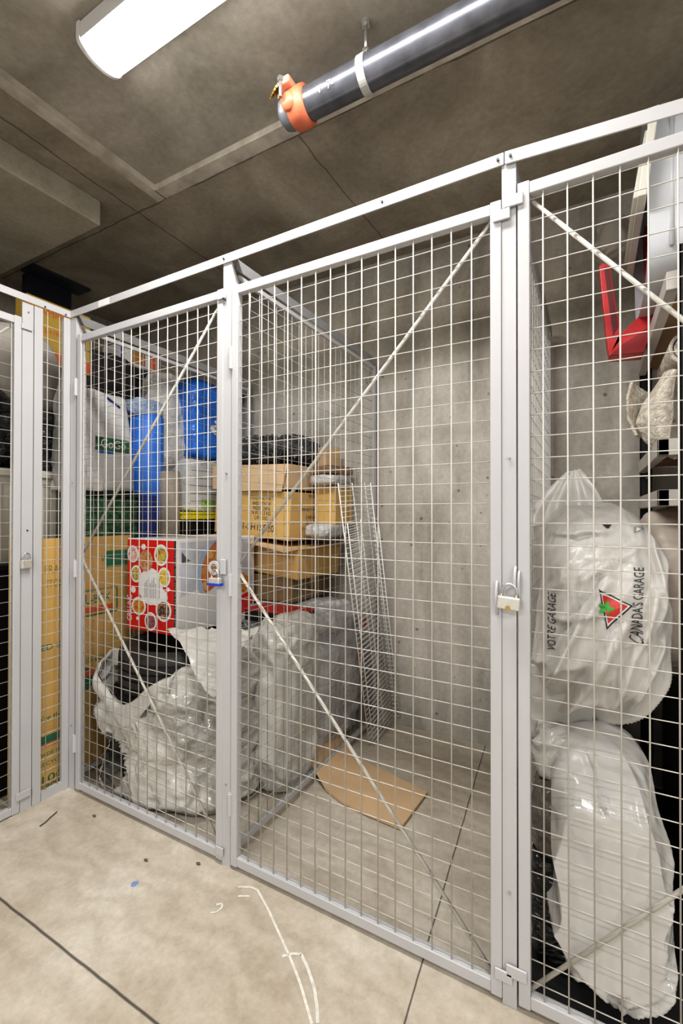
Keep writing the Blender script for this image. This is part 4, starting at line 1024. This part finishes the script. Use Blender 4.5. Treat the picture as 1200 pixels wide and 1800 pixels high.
t = thing('moving_carton', 'big brown moving carton behind the flattened boxes, carrying the green tub and bags', 'box', (-2.36, .635, 0))
MB().box((-2.615, .175, 0), (-2.105, 1.095, 1.03)).build('carton_body', CARD, t, bevel=.004)
MB().box((-2.104, .345, 0), (-1.99, 1.095, 1.03)).build('carton_flap', CARD, t, bevel=.002)
# trunk + white bin
t = thing('storage_chest', 'black storage chest low in the left cage under the white ribbed bin', 'chest', (-2.36, -.12, 0))
MB().box((-2.58, -.48, .0), (-2.12, .14, .93)).build('chest_body', BLKM, t, bevel=.01); MB().box((-2.59, -.49, .93), (-2.11, .15, .955)).build('chest_lid', BLKM, t, bevel=.006)
t = thing('white_bin', 'white ribbed plastic bin with a thick rim in the left cage', 'bin', (-2.34, -.12, .957))
def bsec(z, s): return [Vector((-2.34+.19*s*spow(math.cos(a), .35), -.12+.265*s*spow(math.sin(a), .35), z)) for a in [2*math.pi*k/40 for k in range(40)]]
mb = MB(); ss = [bsec(.957, .84), bsec(1.30, .94)]
for s_ in ss: mb.v += s_
mb.f = [(i, (i+1) % 40, 40+(i+1) % 40, 40+i) for i in range(40)]+[tuple(range(40))]
autosmooth(mb.build('bin_body', CREAM, t), 40)
mb = MB()
for k in range(9):
    y = -.34+.055*k; mb.box((-2.162, y-.012, .965), (-2.154, y+.012, 1.30), None)
mb.build('ribs', CREAM, t, bevel=.002)
mb = MB(); mb.prism(bsec(1.325, 1.06), (0, 0, .032)); mb.build('rim', CREAM, t, bevel=.004)
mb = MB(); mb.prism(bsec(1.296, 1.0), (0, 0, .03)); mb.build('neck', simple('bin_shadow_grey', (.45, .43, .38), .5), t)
# bags above the bin
o = blob('black_bag', BLKBAG, None, (-2.34, -.28, 1.53), (.20, .20, .165), amp=.03, freq=6, seed=51, zmin=1.36)
tag(o, 'shiny black garbage bag on the white bin at the far left edge', 'garbage bag')
o = blob('black_bag', BLKBAG, None, (-2.30, .08, 1.50), (.17, .15, .14), amp=.03, freq=6, seed=53, zmin=1.36)
tag(o, 'shiny black garbage bag on the white bin, behind the narrow mesh panel', 'garbage bag')
def pil(p, d): return Vector((p.x, p.y+.10*(p.z)*-.9, p.z))
o = blob('pillow', SACK2, None, (-2.33, -.01, 1.83), (.10, .17, .20), e1=.8, e2=.8, amp=.01, freq=5, seed=55, fn=pil)
tag(o, 'pale grey fabric pillow leaning above the black bags on the left', 'pillow')
t, M = carton('orange_carton', 'yellow carton with red printed lines near the ceiling at the left corner', (-2.36, .16, 2.045), (.05, .155, .155), simple('carton_mustard', (.50, .33, .06), .7, var=.1), 0, tape=False)
for k, (s, w, z) in enumerate((('CHAMPION', .24, 2.14), ('FRESH FRUIT', .16, 2.05))): text(s, .045-.012*k, INKR, t, FX((-2.3095, .12, z)), 'printed_text', .0003, w)
MB().box((-2.31, .006, 1.905), (-2.3092, .314, 1.955)).build('print_stripe', INKR, t)
t, M = carton('brown_carton', 'plain grey-brown carton above the black bag at the far left edge', (-2.42, -.27, 1.82), (.14, .13, .12), simple('carton_greybrown', (.24, .19, .14), .85, var=.2, vs=40), 0, tape=False)
# green tub, sacks, rolls
t = thing('green_tub', 'dark green leafy patterned storage box on the moving carton', 'storage box', (-2.3, .26, 1.03))
MB().box((-2.36, .09, 1.032), (-2.075, .43, 1.25)).build('tub_body', GREENB, t, bevel=.012); MB().box((-2.37, .08, 1.25), (-2.065, .44, 1.272)).build('lid', simple('lid_dark', (.02, .03, .025), .5), t, bevel=.005)
def sackf(p, d): return Vector((p.x*(1-.25*max(0, d.z)), p.y*(1-.10*d.z), p.z))
def child_sack(name, label, cat, mat, c, half, seed, fn=sackf, **k):
    t = thing(name, label, cat, (c[0], c[1], c[2]-half[2]))
    o = blob('sack_body', mat, t, c, half, fn=fn, seed=seed, **k); return t, o
t, o = child_sack('white_sack', 'white woven sack with green printed logo on the green box', 'sack', SACK, (-2.20, .268, 1.525), (.115, .148, .245), 61, e1=.16, e2=.3, amp=.011, freq=6, box=((None, -1.975), (.05, None), (1.273, None)))
def onto(o, tg, off=.002): return project(o, tg, (-1, 0, 0), off)
def pchild(mesh_o): 
    bm = bmesh.new(); bm.from_mesh(mesh_o.data); bmesh.ops.subdivide_edges(bm, edges=[e for e in bm.edges if e.calc_length() > .02], cuts=3, use_grid_fill=True); bmesh.ops.triangulate(bm, faces=bm.faces); bm.to_mesh(mesh_o.data); bm.free(); return mesh_o
mb = MB(); mb.box((-2.0, .20, 1.475), (-1.999, .38, 1.54)); g_ = onto(pchild(mb.build('logo_patch', INKG, t, bevel=.0)), o, .002)
onto(pchild(text('GoGo', .06, WHITEP, t, FX((-2.0, .29, 1.508)), 'printed_text', 0, .13)), o, .004)
mb = MB(); mb.box((-2.0, .21, 1.462), (-1.999, .30, 1.472)); onto(pchild(mb.build('logo_stripe', BLUE, t)), o, .002)
mb = MB(); mb.prism([(-2.0, .27, 1.74), (-2.0, .34, 1.70), (-2.0, .345, 1.712), (-2.0, .28, 1.752)], (.001, 0, 0)); onto(pchild(mb.build('logo_stripe', NAVY, t)), o, .002)
t, o = child_sack('clear_bag', 'grey translucent bag with a navy stripe in the corner behind the divider', 'plastic bag', GREYBAG, (-2.08, .075, 1.53), (.06, .06, .26), 63, e1=.5, e2=.8, amp=.012, freq=8, box=((None, -1.975), (None, None), (None, None)))
mb = MB(); mb.box((-2.0, .078, 1.30), (-1.999, .092, 1.52)); onto(pchild(mb.build('navy_stripe', NAVY, t)), o, .002)
o = blob('white_film_bundle', FILM, None, (-2.09, .12, 1.295), (.06, .10, .035), amp=.012, freq=10, seed=65, box=((None, -1.975), (None, None), (1.273, None)))
tag(o, 'crumpled white film bundle on the green box, under the white woven sack', 'plastic bundle')
def rolled(name, label, mat, x, y, z0, z1, r, cap=None):
    t = thing(name, label, 'rolled mat', (x, y, z0)); mb = MB()
    mb.lathe([(.0, z0), (r*.96, z0), (r, z0+.01), (r, z1-.012), (r*.9, z1), (.0, z1-.004)], 32, Matrix.Translation((x, y, 0)), cap=False); o = mb.build('roll', mat, t); autosmooth(o, 40)
    mb = MB(); P = [Vector((x+(r*.15+r*.8*k/60)*math.cos(k*.35), y+(r*.15+r*.8*k/60)*math.sin(k*.35), z1+.0005)) for k in range(61)]; mb.path(P, .0015, 5); mb.build('spiral_edge', NAVY, t)
    return t
rolled('blue_mat', 'bright blue rolled foam mat standing behind the divider', BLUE, -2.13, .52, 1.14, 1.70, .088)
rolled('navy_mat', 'dark navy rolled mat standing below the bright blue one', NAVY, -2.075, .485, 1.032, 1.26, .055)
rolled('beige_mat', 'beige rolled foam mat standing in front of the bright blue one', BEIGE, -2.045, .60, 1.032, 1.40, .058)
o = blob('clear_cap_bag', plastic('blue_clear_film', (.30, .40, .60), .15, 14, .9, .012, 0, var=.3), None, (-2.14, .50, 1.735), (.085, .09, .045), amp=.012, freq=12, seed=67)
tag(o, 'clear bluish film bunched on top of the bright blue mat', 'plastic film')
t, o = child_sack('grey_bag', 'tall wrinkled grey plastic bag beside the blue bag', 'plastic bag', plastic('pale_grey_bag', (.60, .59, .575), .35, 12, .9, .012, 0, var=.25), (-2.20, .70, 1.70), (.10, .155, .29), 71, e1=.6, e2=.7, amp=.02, freq=6, box=((None, -1.975), (None, None), (None, None)))
t, o = child_sack('grey_bag', 'lower wrinkled grey-brown plastic bag under the tall grey one', 'plastic bag', plastic('taupe_bag', (.38, .34, .33), .35, 12, .9, .012, 0, var=.3), (-2.24, .71, 1.27), (.10, .10, .24), 73, e1=.6, e2=.7, amp=.02, freq=7, box=((None, -1.975), (None, None), (None, None)))
t, o = child_sack('blue_bag', 'bright blue plastic bag with a white leafy print behind the divider', 'plastic bag', BLUEBAG, (-2.13, .955, 1.735), (.12, .210, .230), 75, fn=None, e1=.22, e2=.3, amp=.016, freq=7, box=((None, -1.972), (None, 1.21), (None, None)))
mb = MB(); P = [(.86, 1.68), (.90, 1.65), (.99, 1.62), (1.05, 1.61), (1.07, 1.70), (1.05, 1.76), (1.03, 1.80), (1.00, 1.775), (.985, 1.805), (.96, 1.775), (.94, 1.785), (.935, 1.745), (.90, 1.73), (.92, 1.71), (.88, 1.70)]
mb.v = [Vector((-1.97, .985, 1.70))]+[Vector((-1.97, a, b_)) for a, b_ in P]; mb.f = [(0, 1+k, 1+(k+1) % len(P)) for k in range(len(P))]
onto(pchild(pchild(mb.build('white_print', WHITEP, t))), o, .002)
mb = MB()
for A_, B2 in (((.90, 1.66), (1.03, 1.64)), ((.93, 1.70), (.98, 1.75)), ((.98, 1.70), (1.02, 1.76)), ((.95, 1.69), (1.04, 1.70)), ((.90, 1.69), (.93, 1.675))):
    d = Vector((0, B2[0]-A_[0], B2[1]-A_[1])).normalized(); nrm = Vector((0, -d.z, d.y))*.003; a = Vector((-1.97, *A_)); b2 = Vector((-1.97, *B2)); o_ = len(mb.v)
    mb.v += [a+nrm, a-nrm, b2-nrm, b2+nrm]; mb.f.append((o_, o_+1, o_+2, o_+3))
onto(pchild(pchild(mb.build('dark_outline', simple('outline_ink', (.12, .12, .12), .5), t))), o, .004)
t, o = child_sack('striped_sack', 'white sack with grey lines and a lime green label on the yellow tray', 'sack', SACK, (-2.11, .875, 1.335), (.10, .160, .155), 77, fn=sackf, e1=.15, e2=.3, amp=.008, freq=6, box=((None, -1.978), (None, None), (1.18, None)))
mb = MB()
for k in range(5): mb.box((-1.98, .73, 1.24+.045*k), (-1.979, 1.02, 1.2435+.045*k))
onto(pchild(pchild(mb.build('grey_lines', GREYINK, t))), o, .0015)
mb = MB(); mb.box((-1.98, .80, 1.205), (-1.979, .90, 1.25)); onto(pchild(mb.build('lime_label', LIME, t)), o, .003)
onto(pchild(text('WE', .045, GREYINK, t, FX((-1.98, .84, 1.46)), 'printed_text', 0, .06)), o, .002)
onto(pchild(text('CARE', .045, LIME, t, FX((-1.98, .94, 1.455)), 'printed_text', 0, .09)), o, .002)
t = thing('yellow_tray', 'bright yellow plastic tray under the white striped sack', 'tray', (-2.15, .85, 1.12))
MB().box((-2.33, .64, 1.135), (-1.985, 1.09, 1.165)).build('tray_body', YEL, t, bevel=.006); MB().box((-2.34, .63, 1.165), (-1.98, 1.10, 1.177)).build('tray_rim', YEL, t, bevel=.004)
t = thing('dark_crate', 'black crate carrying the yellow tray', 'crate', (-2.15, .85, 1.03)); MB().box((-2.31, .66, 1.032), (-2.0, 1.08, 1.134)).build('crate_body', BLKM, t, bevel=.006)
# dark bags behind the sacks, small carton near the ceiling
for k, (c, h, lab) in enumerate((((-2.48, .45, 1.86), (.16, .20, .22), 'dark fabric bag behind the white woven sack'), ((-2.48, .86, 1.80), (.17, .21, .20), 'dark fabric bag behind the tall grey bag'),
                                 ((-2.56, .12, 1.78), (.13, .12, .26), 'dark purple-brown bag beside the yellow carton'), ((-2.52, .50, 1.34), (.13, .38, .30), 'large dark bag filling the back of the left cage'))):
    o = blob('dark_bag', DARKS, None, c, h, amp=.02, freq=5, seed=80+k); tag(o, lab, 'bag')
t, M = carton('small_carton', 'small orange, purple and white carton on the dark bags under the ceiling', (-2.46, .66, 2.10), (.085, .125, .058), WHITEP, 0, tape=False)
for y, w, m in ((.545, .02, simple('purple_print', (.12, .07, .30), .5)), (.655, .09, simple('amber_print', (.45, .22, .05), .5)), (.755, .04, simple('coral_print', (.75, .16, .07), .5))):
    MB().box((-2.3756, y-w/2, 2.06), (-2.3745, y+w/2, 2.14)).build('print_patch', m, t)
MB().box((-2.3757, .537, 2.14), (-2.374, .78, 2.157)).build('print_patch', simple('coral_print2', (.75, .16, .07), .5), t)
o = blob('dark_bag', DARKS, None, (-2.49, .66, 2.01), (.13, .17, .045), amp=.006, freq=5, seed=91); tag(o, 'flat dark bag directly under the small orange carton', 'bag')

# ------------------------------------------------------------------ light
wd = bpy.data.worlds.new('world'); S.world = wd; wd.use_nodes = True
bg = wd.node_tree.nodes['Background']; bg.inputs['Color'].default_value = (1, .975, .94, 1); bg.inputs['Strength'].default_value = .74
def area(name, loc, rot, sx, sy, power, col=(1, .97, .93)):
    l = bpy.data.lights.new(name, 'AREA'); l.shape = 'RECTANGLE'; l.size = sx; l.size_y = sy; l.energy = power; l.color = col
    o = bpy.data.objects.new(name, l); COL.objects.link(o); o.location = loc; o.rotation_euler = rot; return o
area('lamp_light', (-.74, -.275, 2.525), (0, 0, 0), 1.15, .12, 24)
area('lamp_light', (-.9, -2.5, 2.525), (0, 0, 0), 1.15, .12, 34)  # light of the added lamp behind the viewer
area('lamp_light', (1.2, -1.6, 2.525), (0, 0, 0), 1.15, .12, 22)  # light of the added lamp along the aisle
S.view_settings.view_transform = 'Standard'; S.view_settings.look = 'Medium High Contrast'; S.view_settings.exposure = 0; S.view_settings.gamma = 1
for o in bpy.data.objects:
    if '_o' in o: del o['_o']
S.cycles.max_bounces = 7; S.cycles.diffuse_bounces = 4; S.cycles.glossy_bounces = 3; S.cycles.transmission_bounces = 2; S.cycles.transparent_max_bounces = 4
S.cycles.use_adaptive_sampling = True; S.cycles.adaptive_threshold = .02; S.cycles.use_denoising = True
